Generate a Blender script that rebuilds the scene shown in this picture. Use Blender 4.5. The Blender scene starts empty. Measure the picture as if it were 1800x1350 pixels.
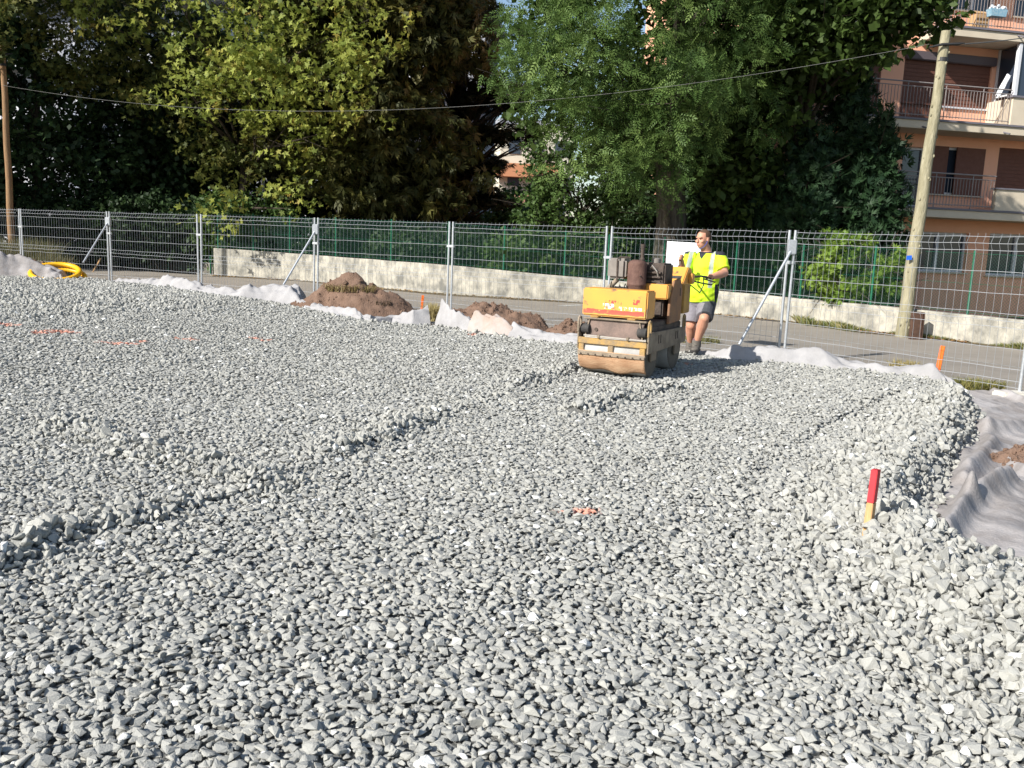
import bpy, bmesh, math, random
import numpy as np
from mathutils import Vector, Matrix, Euler
S = bpy.context.scene
COL = S.collection
RAD = math.radians
# ------------------------------------------------------------------ camera
EYE = Vector((0, 0, 1.70))
FPX, CX, CY = 1556.0, 900.0, 675.0            # focal length and centre in pixels of the 1800 px wide photo
up_c = Vector((377, 9525, 1556)).normalized()  # the world's up seen by the camera
fw_c = Vector((0, 0, -1)); y_c = (fw_c - up_c * fw_c.dot(up_c)).normalized(); x_c = y_c.cross(up_c)
RM = Matrix((x_c, y_c, up_c))                  # camera space -> world space
cam = bpy.data.cameras.new('camera'); camo = bpy.data.objects.new('camera', cam); COL.objects.link(camo)
camo.matrix_world = Matrix.Translation(EYE) @ RM.to_4x4()
cam.sensor_width = 36; cam.lens = 36 * FPX / 1800; cam.clip_start = .05; cam.clip_end = 3000
S.camera = camo
# ------------------------------------------------------------------ light
SUN_EL = RAD(33); SHX, SHY = .79, .613          # shadows fall to the right and slightly away
W = bpy.data.worlds.new('World'); S.world = W; W.use_nodes = True
nt = W.node_tree; nt.nodes.clear()
sky = nt.nodes.new('ShaderNodeTexSky'); sky.sky_type = 'NISHITA'; sky.sun_disc = False
sky.sun_elevation = SUN_EL; sky.sun_rotation = math.atan2(-SHX, -SHY); sky.air_density = 1.0; sky.dust_density = .8
bg = nt.nodes.new('ShaderNodeBackground'); bg.inputs[1].default_value = .092
wo = nt.nodes.new('ShaderNodeOutputWorld')
nt.links.new(sky.outputs[0], bg.inputs[0]); nt.links.new(bg.outputs[0], wo.inputs[0])
sl = bpy.data.lights.new('sun', 'SUN'); sl.energy = 4.7; sl.angle = RAD(.55); sl.color = (1, .96, .90)
so = bpy.data.objects.new('sun', sl); COL.objects.link(so)
so.rotation_euler = Vector((SHX * math.cos(SUN_EL), SHY * math.cos(SUN_EL), -math.sin(SUN_EL))).to_track_quat('-Z', 'Y').to_euler()
S.view_settings.view_transform = 'Standard'; S.view_settings.look = 'None'
S.view_settings.exposure = .76; S.view_settings.gamma = 1; S.view_settings.use_curve_mapping = False
S.cycles.max_bounces = 6; S.cycles.transparent_max_bounces = 8

# ------------------------------------------------------------------ helpers
def ray(px, py):
    return RM @ Vector(((px - CX) / FPX, -(py - CY) / FPX, -1))
def atz(px, py, z=0.):
    d = ray(px, py); t = (z - EYE.z) / d.z
    return EYE + d * t
def aty(px, py, Y):
    d = ray(px, py); return EYE + d * (Y / d.y)
def hsh(ix, iy, seed):
    n = (ix.astype(np.int64) * 374761393 + iy.astype(np.int64) * 668265263 + seed * 974634777) & 0xffffffff
    n = ((n ^ (n >> 13)) * 1274126177) & 0xffffffff
    return ((n ^ (n >> 16)) & 0xffff) / 65535.
def vn(x, y, seed=0):
    x = np.asarray(x, float); y = np.asarray(y, float)
    ix = np.floor(x); iy = np.floor(y); fx = x - ix; fy = y - iy
    fx = fx * fx * (3 - 2 * fx); fy = fy * fy * (3 - 2 * fy)
    a = hsh(ix, iy, seed); b = hsh(ix + 1, iy, seed); c = hsh(ix, iy + 1, seed); d = hsh(ix + 1, iy + 1, seed)
    return (a + (b - a) * fx) * (1 - fy) + (c + (d - c) * fx) * fy - .5
def fbm(x, y, seed=0, o=4):
    s = 0; a = 1.
    for k in range(o):
        s = s + a * vn(np.asarray(x) * 2 ** k, np.asarray(y) * 2 ** k, seed + k * 17); a *= .5
    return s
def sst(x, a, b):
    t = np.clip((x - a) / (b - a), 0, 1); return t * t * (3 - 2 * t)

def nodes(name):
    m = bpy.data.materials.new(name); m.use_nodes = True
    t = m.node_tree; b = t.nodes['Principled BSDF']; return m, t, b
def mat(name, c, c2=None, rough=.7, scale=4., bump=0., bscale=40., metal=0., detail=5., spec=.3, coord='Object', stretch=None, contrast=.18):
    m, t, b = nodes(name); L = t.links
    b.inputs['Roughness'].default_value = rough; b.inputs['Metallic'].default_value = metal
    b.inputs['Specular IOR Level'].default_value = spec
    c = tuple(c) + (1,)
    b.inputs['Base Color'].default_value = c
    tc = t.nodes.new('ShaderNodeTexCoord'); src = tc.outputs[coord]
    if stretch:
        mp = t.nodes.new('ShaderNodeMapping'); mp.inputs['Scale'].default_value = stretch
        L.new(src, mp.inputs[0]); src = mp.outputs[0]
    if c2 is not None:
        n = t.nodes.new('ShaderNodeTexNoise'); n.inputs['Scale'].default_value = scale; n.inputs['Detail'].default_value = detail
        n.inputs['Roughness'].default_value = .65
        r = t.nodes.new('ShaderNodeValToRGB'); r.color_ramp.elements[0].color = c; r.color_ramp.elements[1].color = tuple(c2) + (1,)
        r.color_ramp.elements[0].position = .5 - contrast; r.color_ramp.elements[1].position = .5 + contrast
        L.new(src, n.inputs[0]); L.new(n.outputs[0], r.inputs[0]); L.new(r.outputs[0], b.inputs['Base Color'])
    if bump:
        n = t.nodes.new('ShaderNodeTexNoise'); n.inputs['Scale'].default_value = bscale; n.inputs['Detail'].default_value = 5
        bp = t.nodes.new('ShaderNodeBump'); bp.inputs['Strength'].default_value = bump; bp.inputs['Distance'].default_value = .02
        L.new(src, n.inputs[0]); L.new(n.outputs[0], bp.inputs['Height']); L.new(bp.outputs[0], b.inputs['Normal'])
    return m
def leafmat(name, cols, trans=.35, rough=.6):
    """cols: ramp of leaf colours picked per leaf; part of the light goes through the blade"""
    m, t, b = nodes(name); L = t.links
    a = t.nodes.new('ShaderNodeAttribute'); a.attribute_name = 'rnd'
    r = t.nodes.new('ShaderNodeValToRGB'); cr = r.color_ramp
    while len(cr.elements) < len(cols): cr.elements.new(.5)
    for i, c in enumerate(cols):
        cr.elements[i].position = i / (len(cols) - 1) if len(cols) > 1 else 0; cr.elements[i].color = tuple(c) + (1,)
    L.new(a.outputs['Fac'], r.inputs[0]); L.new(r.outputs[0], b.inputs['Base Color'])
    b.inputs['Roughness'].default_value = rough; b.inputs['Specular IOR Level'].default_value = .3
    tr = t.nodes.new('ShaderNodeBsdfTranslucent'); L.new(r.outputs[0], tr.inputs[0])
    mx = t.nodes.new('ShaderNodeMixShader'); mx.inputs[0].default_value = trans
    L.new(b.outputs[0], mx.inputs[1]); L.new(tr.outputs[0], mx.inputs[2])
    L.new(mx.outputs[0], t.nodes['Material Output'].inputs[0])
    return m

def tag(o, label=None, cat=None, group=None, kind=None):
    if label: o['label'] = label
    if cat: o['category'] = cat
    if group: o['group'] = group
    if kind: o['kind'] = kind
    return o
def empty(name, loc, label, cat, group=None, rz=0):
    o = bpy.data.objects.new(name, None); COL.objects.link(o); o.empty_display_size = .2
    o.location = loc; o.rotation_euler = (0, 0, rz)
    return tag(o, label, cat, group)
def wmat(o):
    m = Matrix.LocRotScale(o.location, o.rotation_euler, o.scale)
    return wmat(o.parent) @ m if o.parent else m
def link(name, me, parent=None, m=None, world=False):
    if m is not None and not isinstance(m, (list, tuple)): m = [m]
    for k in (m or []): me.materials.append(k)
    o = bpy.data.objects.new(name, me); COL.objects.link(o)
    if parent:
        o.parent = parent
        if world: me.transform(wmat(parent).inverted())
    return o
def fastmesh(name, V, F, k, smooth=False, rnd=None):
    """V (n,3), F (m,k) arrays"""
    me = bpy.data.meshes.new(name); V = np.asarray(V, np.float32); F = np.asarray(F, np.int32)
    me.vertices.add(len(V)); me.vertices.foreach_set('co', V.ravel())
    me.loops.add(F.size); me.loops.foreach_set('vertex_index', F.ravel())
    me.polygons.add(len(F)); me.polygons.foreach_set('loop_start', np.arange(0, F.size, k, dtype=np.int32))
    me.polygons.foreach_set('loop_total', np.full(len(F), k, np.int32))
    if smooth: me.polygons.foreach_set('use_smooth', np.ones(len(F), bool))
    me.update(calc_edges=True)
    if rnd is not None:
        a = me.attributes.new('rnd', 'FLOAT', 'POINT'); a.data.foreach_set('value', np.asarray(rnd, np.float32))
    return me
class MB:
    def __init__(s): s.v = []; s.f = []
    def add(s, vs, fs, M=None):
        n = len(s.v)
        for v in vs:
            v = Vector(v); s.v.append(tuple(M @ v if M else v))
        s.f += [tuple(i + n for i in f) for f in fs]; return s
    def box(s, c, d, M=None, R=None):
        x, y, z = d[0] / 2, d[1] / 2, d[2] / 2; c = Vector(c)
        vs = [Vector((sx * x, sy * y, sz * z)) for sz in (-1, 1) for sy in (-1, 1) for sx in (-1, 1)]
        if R: vs = [R @ v for v in vs]
        return s.add([c + v for v in vs], [(0, 2, 3, 1), (4, 5, 7, 6), (0, 1, 5, 4), (2, 6, 7, 3), (0, 4, 6, 2), (1, 3, 7, 5)], M)
    def prism(s, pts, axis, a, b, M=None):
        """outline pts (2D) extruded along axis from a to b"""
        def p3(p, h):
            return {'x': (h, p[0], p[1]), 'y': (p[0], h, p[1]), 'z': (p[0], p[1], h)}[axis]
        n = len(pts)
        return s.add([p3(p, a) for p in pts] + [p3(p, b) for p in pts],
                     [tuple(range(n))[::-1], tuple(range(n, 2 * n))] + [(i, (i + 1) % n, n + (i + 1) % n, n + i) for i in range(n)], M)
    def tube(s, pts, rad, n=8, M=None, closed=False, cap=True):
        pts = [Vector(p) for p in pts]; k = len(pts)
        rad = rad if isinstance(rad, (list, tuple)) else [rad] * k
        vs = []; prev = None
        for i, p in enumerate(pts):
            if closed: t = pts[(i + 1) % k] - pts[i - 1]
            else: t = pts[min(i + 1, k - 1)] - pts[max(i - 1, 0)]
            if t.length < 1e-9: t = Vector((0, 0, 1))
            t.normalize()
            if prev is None:
                a = t.orthogonal().normalized() if abs(t.z) < .95 else t.cross(Vector((0, 1, 0))).normalized()
            else: a = (prev - t * prev.dot(t)).normalized()
            prev = a; b = t.cross(a)
            for j in range(n):
                th = 2 * math.pi * (j + .5) / n
                vs.append(p + (a * math.cos(th) + b * math.sin(th)) * rad[i])
        fs = [(i * n + j, i * n + (j + 1) % n, (i + 1) * n + (j + 1) % n, (i + 1) * n + j) for i in range(k - 1) for j in range(n)]
        if closed: fs += [((k - 1) * n + j, (k - 1) * n + (j + 1) % n, (j + 1) % n, j) for j in range(n)]
        elif cap: fs += [tuple(range(n))[::-1], tuple(range((k - 1) * n, k * n))]
        return s.add(vs, fs, M)
    def lathe(s, prof, c=(0, 0, 0), n=20, axis='z', M=None):
        c = Vector(c); vs = []
        for r, h in prof:
            for j in range(n):
                th = 2 * math.pi * j / n; u, w = r * math.cos(th), r * math.sin(th)
                vs.append(c + Vector({'z': (u, w, h), 'x': (h, u, w), 'y': (u, h, w)}[axis]))
        k = len(prof)
        fs = [(i * n + j, i * n + (j + 1) % n, (i + 1) * n + (j + 1) % n, (i + 1) * n + j) for i in range(k - 1) for j in range(n)]
        fs += [tuple(range(n))[::-1], tuple(range((k - 1) * n, k * n))]
        return s.add(vs, fs, M)
    def ell(s, c, r, R=None, nu=14, nv=9, M=None):
        vs = []; c = Vector(c)
        for i in range(nv + 1):
            ph = math.pi * i / nv
            for j in range(nu):
                th = 2 * math.pi * j / nu
                v = Vector((r[0] * math.sin(ph) * math.cos(th), r[1] * math.sin(ph) * math.sin(th), r[2] * math.cos(ph)))
                vs.append(c + (R @ v if R else v))
        return s.add(vs, [(i * nu + j, (i + 1) * nu + j, (i + 1) * nu + (j + 1) % nu, i * nu + (j + 1) % nu) for i in range(nv) for j in range(nu)], M)
    def build(s, name, m, parent=None, world=False, smooth=False, bevel=0, remesh=0, sm_iter=0):
        me = bpy.data.meshes.new(name); me.from_pydata(s.v, [], s.f); me.update()
        bm = bmesh.new(); bm.from_mesh(me)
        bmesh.ops.recalc_face_normals(bm, faces=bm.faces)
        if bevel:
            bmesh.ops.remove_doubles(bm, verts=bm.verts, dist=1e-5)
            ed = [e for e in bm.edges if len(e.link_faces) == 2 and e.calc_face_angle(0) > .5]
            bmesh.ops.bevel(bm, geom=ed, offset=bevel, segments=2, affect='EDGES', clamp_overlap=True)
        if smooth:
            for f in bm.faces: f.smooth = True
            for e in bm.edges:
                if len(e.link_faces) == 2 and e.calc_face_angle(0) > .7: e.smooth = False
        bm.to_mesh(me); bm.free()
        o = link(name, me, parent, m, world)
        if remesh:
            md = o.modifiers.new('r', 'REMESH'); md.mode = 'VOXEL'; md.voxel_size = remesh; md.use_smooth_shade = True
            if sm_iter:
                m2 = o.modifiers.new('s', 'SMOOTH'); m2.iterations = sm_iter; m2.factor = .5
            dg = bpy.context.evaluated_depsgraph_get(); dg.update()
            nm = bpy.data.meshes.new_from_object(o.evaluated_get(dg)); o.modifiers.clear(); o.data = nm
            for p in nm.polygons: p.use_smooth = True
        return o
def grid(name, P, m, parent=None, smooth=True):
    """P (nu,nv,3)"""
    nu, nv = P.shape[:2]; i = np.arange(nu * nv).reshape(nu, nv)
    F = np.stack([i[:-1, :-1], i[1:, :-1], i[1:, 1:], i[:-1, 1:]], -1).reshape(-1, 4)
    return link(name, fastmesh(name, P.reshape(-1, 3), F, 4, smooth), parent, m)
rng = np.random.default_rng(7); random.seed(7)

# ------------------------------------------------------------------ ground, road, gravel
m_earth = mat('earth_and_grass', (.05, .045, .025), (.09, .08, .045), .95, 1.5, .6, 20)
m_asph = mat('old_asphalt', (.22, .195, .162), (.31, .278, .236), .9, 1.3, .35, 160, contrast=.3)
m_soil = mat('red_brown_soil', (.125, .075, .05), (.215, .14, .10), .95, 7, 1.0, 45, contrast=.3)
m_dark = mat('shaded_fines', (.17, .17, .16), (.25, .25, .235), .95, 60, 1, 150)  # small stones below the gravel; shade in the gaps put into the dark grey
gx = np.linspace(-600, 600, 61); gy = np.linspace(-100, 1100, 61); A, B = np.meshgrid(gx, gy, indexing='ij')
tag(grid('ground', np.stack([A, B, -.16 + 0 * A], -1), m_earth), kind='structure')

def fr(t, pts):
    return pts
WALLTOP = [(376, 436, 485), (450, 441, 489), (520, 446, 493), (650, 456, 506), (780, 466, 518), (920, 479, 527), (1050, 491, 534), (1150, 501, 543), (1260, 511, 554),
           (1400, 525, 568), (1500, 534, 582), (1600, 544, 592), (1700, 554, 603), (1800, 564, 615), (2000, 584, 640)]
WB = [atz(x, yb, 0) for x, yt, yb in WALLTOP]
WH = [(EYE.z + 0) - 0 for _ in WALLTOP]
WH = [aty(x + (yb - yt) * .05, yt, p.y).z for (x, yt, yb), p in zip(WALLTOP, WB)]
WB = [Vector((-40, 42, 0)), Vector((-22, 36.5, 0))] + WB; WH = [WH[0]] * 2 + WH
FN = [(-19.9, 28.2), (-16.8, 26.4), (-13.6, 24.5), (-10.47, 22.95), (-7.5, 21.1), (-4.39, 19.5), (-1.33, 17.84), (1.62, 15.96), (4.11, 13.5), (6.17, 10.56), (7.9, 7.6), (9.3, 4.4)]
# road: a sheet between the building site and the wall
rd = MB()
far = [(p.x, p.y + .02, 0) for p in WB]
near = [(-40, 31, 0), (-22, 25.5, 0)] + [(-14 + 2.2 * i, 0, 0) for i in range(len(WB) - 2)]
def nearpt(p):
    best = min(range(len(FN) - 1), key=lambda i: (Vector(FN[i]) + Vector(FN[i + 1]) - 2 * Vector((p.x, p.y))).length)
    return best
nn = len(WB); FNv = [Vector(q) for q in FN]
def along(pl, t):
    t = max(0, min(.9999, t)) * (len(pl) - 1); i = int(t); return pl[i].lerp(pl[i + 1], t - i)
K = 60; NV = 12
P = np.zeros((K, NV, 3)); wl = [Vector((p.x, p.y)) for p in WB]
fl = [Vector((-40, 36)) * 1.0] + [q - Vector((1.2, 1.5)) for q in FNv] + [Vector((10, -6))]
wl2 = wl + [Vector((16, 4)), Vector((17, -8))]
for i in range(K):
    a = along(fl, i / (K - 1)); b = along(wl2, i / (K - 1))
    for j in range(NV):
        q = a.lerp(b, j / (NV - 1)); P[i, j] = (q.x, q.y, 0)
tag(grid('road', P, m_asph), kind='structure')
m_paint = mat('worn_road_paint', (.5, .5, .47), (.24, .23, .21), .8, 14, contrast=.12)
def strip(pts, w, z, name='road_marking', m=m_paint):
    L_ = []; pts = [Vector((p[0], p[1])) for p in pts]
    for i, p in enumerate(pts):
        d = (pts[min(i + 1, len(pts) - 1)] - pts[max(i - 1, 0)]).normalized(); n = Vector((-d.y, d.x)) * w / 2
        L_.append([(p.x - n.x, p.y - n.y, z), (p.x + n.x, p.y + n.y, z)])
    return tag(grid(name, np.array(L_), m), kind='structure')
strip([atz(x, y) for x, y in ((560, 506), (700, 518), (820, 529), (930, 541))], .10, .004)
strip([atz(x, y) for x, y in ((985, 538), (1022, 536))], .28, .004)
strip([atz(x, y) for x, y in ((1290, 574), (1500, 603), (1800, 648))], .05, .004)

GZ = .15
EDGE = [(-420, 470, .30), (-150, 476, .34), (0, 484, .36), (80, 487, .36), (150, 489, .36), (230, 497, .36), (300, 506, .34), (400, 522, .32), (480, 530, .3), (560, 545, .27), (640, 558, .24), (720, 566, .22),
        (780, 569, .2), (850, 582, .18), (930, 596, .16), (1000, 603, .15), (1060, 608, .15), (1130, 614, .15), (1190, 617, .15), (1240, 622, .13), (1300, 631, .12), (1400, 643, .12),
        (1500, 653, .12), (1600, 663, .12), (1670, 672, .12), (1708, 694, .08), (1732, 728, .04), (1742, 760, .0), (1715, 815, 0), (1690, 860, 0), (1655, 930, 0), (1640, 966, 0),
        (1690, 984, 0), (1745, 1000, .0), (1830, 1012, 0), (2050, 1030, .0)]
EP = [atz(*e) for e in EDGE] + [Vector((7.5, 3.6, 0)), Vector((8, -3, 0)), Vector((-16, -3, 0)), Vector((-20, 10, 0)), Vector((-19, 22, 0))]
EPn = np.array([(p.x, p.y) for p in EP])
def segd(X, Y, a, b):
    dx, dy = b[0] - a[0], b[1] - a[1]; L2 = dx * dx + dy * dy
    t = np.clip(((X - a[0]) * dx + (Y - a[1]) * dy) / L2, 0, 1)
    return np.hypot(X - a[0] - t * dx, Y - a[1] - t * dy), t, (dx * (Y - a[1]) - dy * (X - a[0])) / math.sqrt(L2)
def edged(X, Y):
    """signed distance to the edge of the gravel, positive on it"""
    ins = np.zeros(X.shape, bool); D = np.full(X.shape, 1e9)
    for i in range(len(EPn)):
        a, b = EPn[i], EPn[(i + 1) % len(EPn)]
        d, _, _ = segd(X, Y, a, b); D = np.minimum(D, d)
        c = ((a[1] > Y) != (b[1] > Y))
        with np.errstate(divide='ignore', invalid='ignore'):
            xx = (b[0] - a[0]) * (Y - a[1]) / (b[1] - a[1]) + a[0]
        ins ^= c & (X < xx)
    return np.where(ins, D, -D)
def ln(pts): return [(p.x, p.y) for p in (atz(x, y, GZ) for x, y in pts)]
RIDGE1 = ln([(-500, 1130), (-100, 1030), (30, 985), (190, 930), (350, 890), (500, 848), (640, 790), (740, 752), (870, 703), (940, 677), (1010, 655)])
RIDGE2 = ln([(1010, 728), (1075, 708), (1130, 690), (1180, 682)])
RIDGE3 = ln([(1180, 930), (1260, 885), (1350, 812), (1450, 748), (1560, 700)])
RIDGE4 = ln([(120, 752), (230, 792), (350, 818), (480, 852)])
BERM = [(p.x, p.y) for p in (atz(x, y, .2) for x, y in ((1900, 1180), (1700, 1060), (1600, 985), (1545, 930), (1575, 860), (1620, 800), (1665, 745), (1690, 705)))]
def pline(X, Y, pl):
    D = np.full(X.shape, 1e9); Sg = np.zeros(X.shape); T = np.zeros(X.shape)
    for i in range(len(pl) - 1):
        d, t, s = segd(X, Y, pl[i], pl[i + 1]); k = d < D
        D = np.where(k, d, D); Sg = np.where(k, np.sign(s) * d, Sg); T = np.where(k, (i + t) / (len(pl) - 1), T)
    return D, Sg, T
def hgt(X, Y, full=False):
    d = edged(X, Y)
    base = GZ + .22 * sst(-X + .55 * (Y - 9), 3.2, 11) + .035 * fbm(X * .45, Y * .45, 3, 3) + .018 * fbm(X * 1.6, Y * 1.6, 9, 3)
    loose = np.zeros(X.shape)
    D, s, T = pline(X + .10 * vn(X * 1.3, Y * 1.3, 31) + .05 * vn(X * 5, Y * 5, 32), Y, RIDGE1)
    am = np.clip(np.interp(T, [0, .18, .34, .46, .54, .60, .71, .76, .84, .90, 1], [.85, .8, .7, .5, .18, .85, 1.3, .2, .25, 1.2, 1.2]) * (1 + .9 * vn(X * 2.6, Y * 2.6, 22)), .05, 2.1)
    base += .034 * sst(s, -.05, .05) * np.exp(-np.maximum(s, 0) / 1.5) * am + .034 * am * np.exp(-((s - .07) / .09) ** 2)
    loose = np.maximum(loose, np.clip(am, .3, 1) * np.exp(-((s - .12) / .26) ** 2))
    D, s, T = pline(X, Y, RIDGE2)
    base += .10 * np.exp(-((D) / .12) ** 2) * (.7 + .8 * vn(X * 3, Y * 3, 4)) * (T > 0.01); loose = np.maximum(loose, np.exp(-(D / .2) ** 2))
    D, s, T = pline(X, Y, RIDGE3)
    base += .03 * sst(s, -.04, .05) * np.exp(-np.maximum(s, 0) / .8) * (.4 + 1.6 * vn(X * 2, Y * 2, 14) + .6) * (D < 3)
    D, s, T = pline(X, Y, RIDGE4)
    base += .055 * np.exp(-(D / .16) ** 2); loose = np.maximum(loose, .8 * np.exp(-(D / .3) ** 2))
    D, s, T = pline(X, Y, BERM)
    base += .20 * np.exp(-(D / .31) ** 2) * (.8 + .8 * vn(X * 1.8, Y * 1.8, 44)); loose = np.maximum(loose, np.exp(-(D / .75) ** 2))
    loose = np.maximum(loose, sst(d, .5, .05)); loose = np.maximum(loose, .75 * sst(base, .27, .36))
    loose = np.maximum(loose, .9 * sst(X - .35 * (3 - Y), 1.2, 2.2) * sst(Y, 4.6, 3.2))
    wd = np.where((X > 1.5) & (Y < 10.6), .36, .22)
    z = base * sst(d, -.04, wd) - .05 * (d < 0)
    return (z, d, loose, base) if full else z
A, B = np.meshgrid(np.arange(-19, 8.2, .09), np.arange(-2, 27, .09), indexing='ij')
Z, Dd, _, _ = hgt(A, B, True)
Z = np.where(Dd < -.02, -.14, Z - .013)
bed = tag(grid('gravel_bed', np.stack([A, B, Z], -1), m_dark), kind='structure')

# gravel stones: a dozen broken shapes
def stone_mesh(k):
    r = random.Random(100 + k); bm = bmesh.new()
    for _ in range(8 + k % 5):
        v = Vector((r.gauss(0, 1), r.gauss(0, 1), r.gauss(0, 1))).normalized() * r.uniform(.82, 1.05)
        bm.verts.new((v.x, v.y * r.uniform(.9, 1.1), v.z))
    g = bmesh.ops.convex_hull(bm, input=bm.verts)
    bmesh.ops.delete(bm, geom=[e for e in g['geom_interior'] if isinstance(e, bmesh.types.BMVert)], context='VERTS')
    bmesh.ops.dissolve_limit(bm, angle_limit=.30, verts=bm.verts, edges=bm.edges)
    bmesh.ops.bevel(bm, geom=bm.edges[:], offset=.115, segments=2, affect='EDGES', clamp_overlap=True)
    for f in bm.faces: f.smooth = f.calc_area() < .2
    bmesh.ops.triangulate(bm, faces=bm.faces)
    me = bpy.data.meshes.new('stone'); bm.to_mesh(me); bm.free()
    return me
def stonemat():
    m, t, b = nodes('grey_crushed_rock'); L = t.links; N = t.nodes.new
    oi = N('ShaderNodeObjectInfo'); r = N('ShaderNodeValToRGB'); cr = r.color_ramp
    for p, c in ((.3, (.35, .348, .322)), (.6, (.365, .362, .332)), (.88, (.38, .377, .345)), (.972, (.42, .412, .372)), (.985, (.66, .66, .63))):
        e = cr.elements.new(p); e.color = c + (1,)
    cr.elements[0].color = (.31, .31, .29, 1); cr.elements[len(cr.elements) - 1].color = (.72, .72, .69, 1)
    L.new(oi.outputs['Random'], r.inputs[0])
    tc = N('ShaderNodeTexCoord'); n = N('ShaderNodeTexNoise'); n.inputs['Scale'].default_value = 1.7; n.inputs['Detail'].default_value = 8; n.inputs['Roughness'].default_value = .75
    L.new(tc.outputs['Object'], n.inputs[0])
    mx = N('ShaderNodeMix'); mx.data_type = 'RGBA'; mx.blend_type = 'MULTIPLY'; mx.inputs[0].default_value = .5
    r2 = N('ShaderNodeValToRGB'); r2.color_ramp.elements[0].position = .3; r2.color_ramp.elements[0].color = (.70, .70, .70, 1); r2.color_ramp.elements[1].position = .68; r2.color_ramp.elements[1].color = (1.12, 1.12, 1.1, 1)
    L.new(n.outputs[0], r2.inputs[0]); L.new(r.outputs[0], mx.inputs[6]); L.new(r2.outputs[0], mx.inputs[7])
    # sprayed orange survey paint
    g = N('ShaderNodeNewGeometry'); last = mx.outputs[2]; acc = None
    for (px, py, rx, ry, z) in SPRAY:
        c = atz(px, py, z)
        s = N('ShaderNodeVectorMath'); s.operation = 'SUBTRACT'; s.inputs[1].default_value = (c.x, c.y, z)
        L.new(g.outputs['Position'], s.inputs[0])
        k = N('ShaderNodeVectorMath'); k.operation = 'MULTIPLY'; k.inputs[1].default_value = (1 / rx, 1 / ry, .6)
        L.new(s.outputs[0], k.inputs[0])
        l = N('ShaderNodeVectorMath'); l.operation = 'LENGTH'; L.new(k.outputs[0], l.inputs[0])
        q = N('ShaderNodeMapRange'); q.inputs[1].default_value = 1.; q.inputs[2].default_value = .2; L.new(l.outputs['Value'], q.inputs[0])
        if acc is None: acc = q.outputs[0]
        else:
            a = N('ShaderNodeMath'); a.operation = 'MAXIMUM'; L.new(acc, a.inputs[0]); L.new(q.outputs[0], a.inputs[1]); acc = a.outputs[0]
    n2 = N('ShaderNodeTexNoise'); n2.inputs['Scale'].default_value = 11; n2.inputs['Detail'].default_value = 3; L.new(g.outputs['Position'], n2.inputs[0])
    a = N('ShaderNodeMath'); a.operation = 'MULTIPLY_ADD'; a.inputs[1].default_value = 1.0; L.new(acc, a.inputs[0]); 
    sb = N('ShaderNodeMapRange'); sb.inputs[1].default_value = .35; sb.inputs[2].default_value = .7; sb.inputs[3].default_value = -.75; sb.inputs[4].default_value = .05
    L.new(n2.outputs[0], sb.inputs[0]); L.new(sb.outputs[0], a.inputs[2])
    fr_ = N('ShaderNodeMapRange'); fr_.inputs[1].default_value = .1; fr_.inputs[2].default_value = .4; fr_.inputs[4].default_value = .52; L.new(a.outputs[0], fr_.inputs[0])
    m2 = N('ShaderNodeMix'); m2.data_type = 'RGBA'; L.new(fr_.outputs[0], m2.inputs[0]); L.new(last, m2.inputs[6]); m2.inputs[7].default_value = (.80, .24, .12, 1)
    L.new(m2.outputs[2], b.inputs['Base Color'])
    b.inputs['Roughness'].default_value = .95; b.inputs['Specular IOR Level'].default_value = .15
    n3 = N('ShaderNodeTexNoise'); n3.inputs['Scale'].default_value = 7; n3.inputs['Detail'].default_value = 6; L.new(tc.outputs['Object'], n3.inputs[0])
    bp = N('ShaderNodeBump'); bp.inputs['Strength'].default_value = .55; bp.inputs['Distance'].default_value = .006
    L.new(n3.outputs[0], bp.inputs['Height']); L.new(bp.outputs[0], b.inputs['Normal'])
    return m
SPRAY = [(1030, 904, .16, .13, .17), (985, 903, .10, .06, .17), (105, 575, .42, .26, .33), (70, 577, .2, .15, .33), (215, 591, .42, .18, .31), (252, 588, .15, .15, .31), (10, 568, .3, .2, .33), (322, 585, .3, .12, .3),
         (450, 584, .16, .14, .28), (470, 587, .14, .1, .28), (833, 588, .16, .1, .17), (1210, 640, .1, .1, .15)]
m_stone = stonemat()
SM = [stone_mesh(k) for k in range(12)]
for me in SM: me.materials.append(m_stone)
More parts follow.
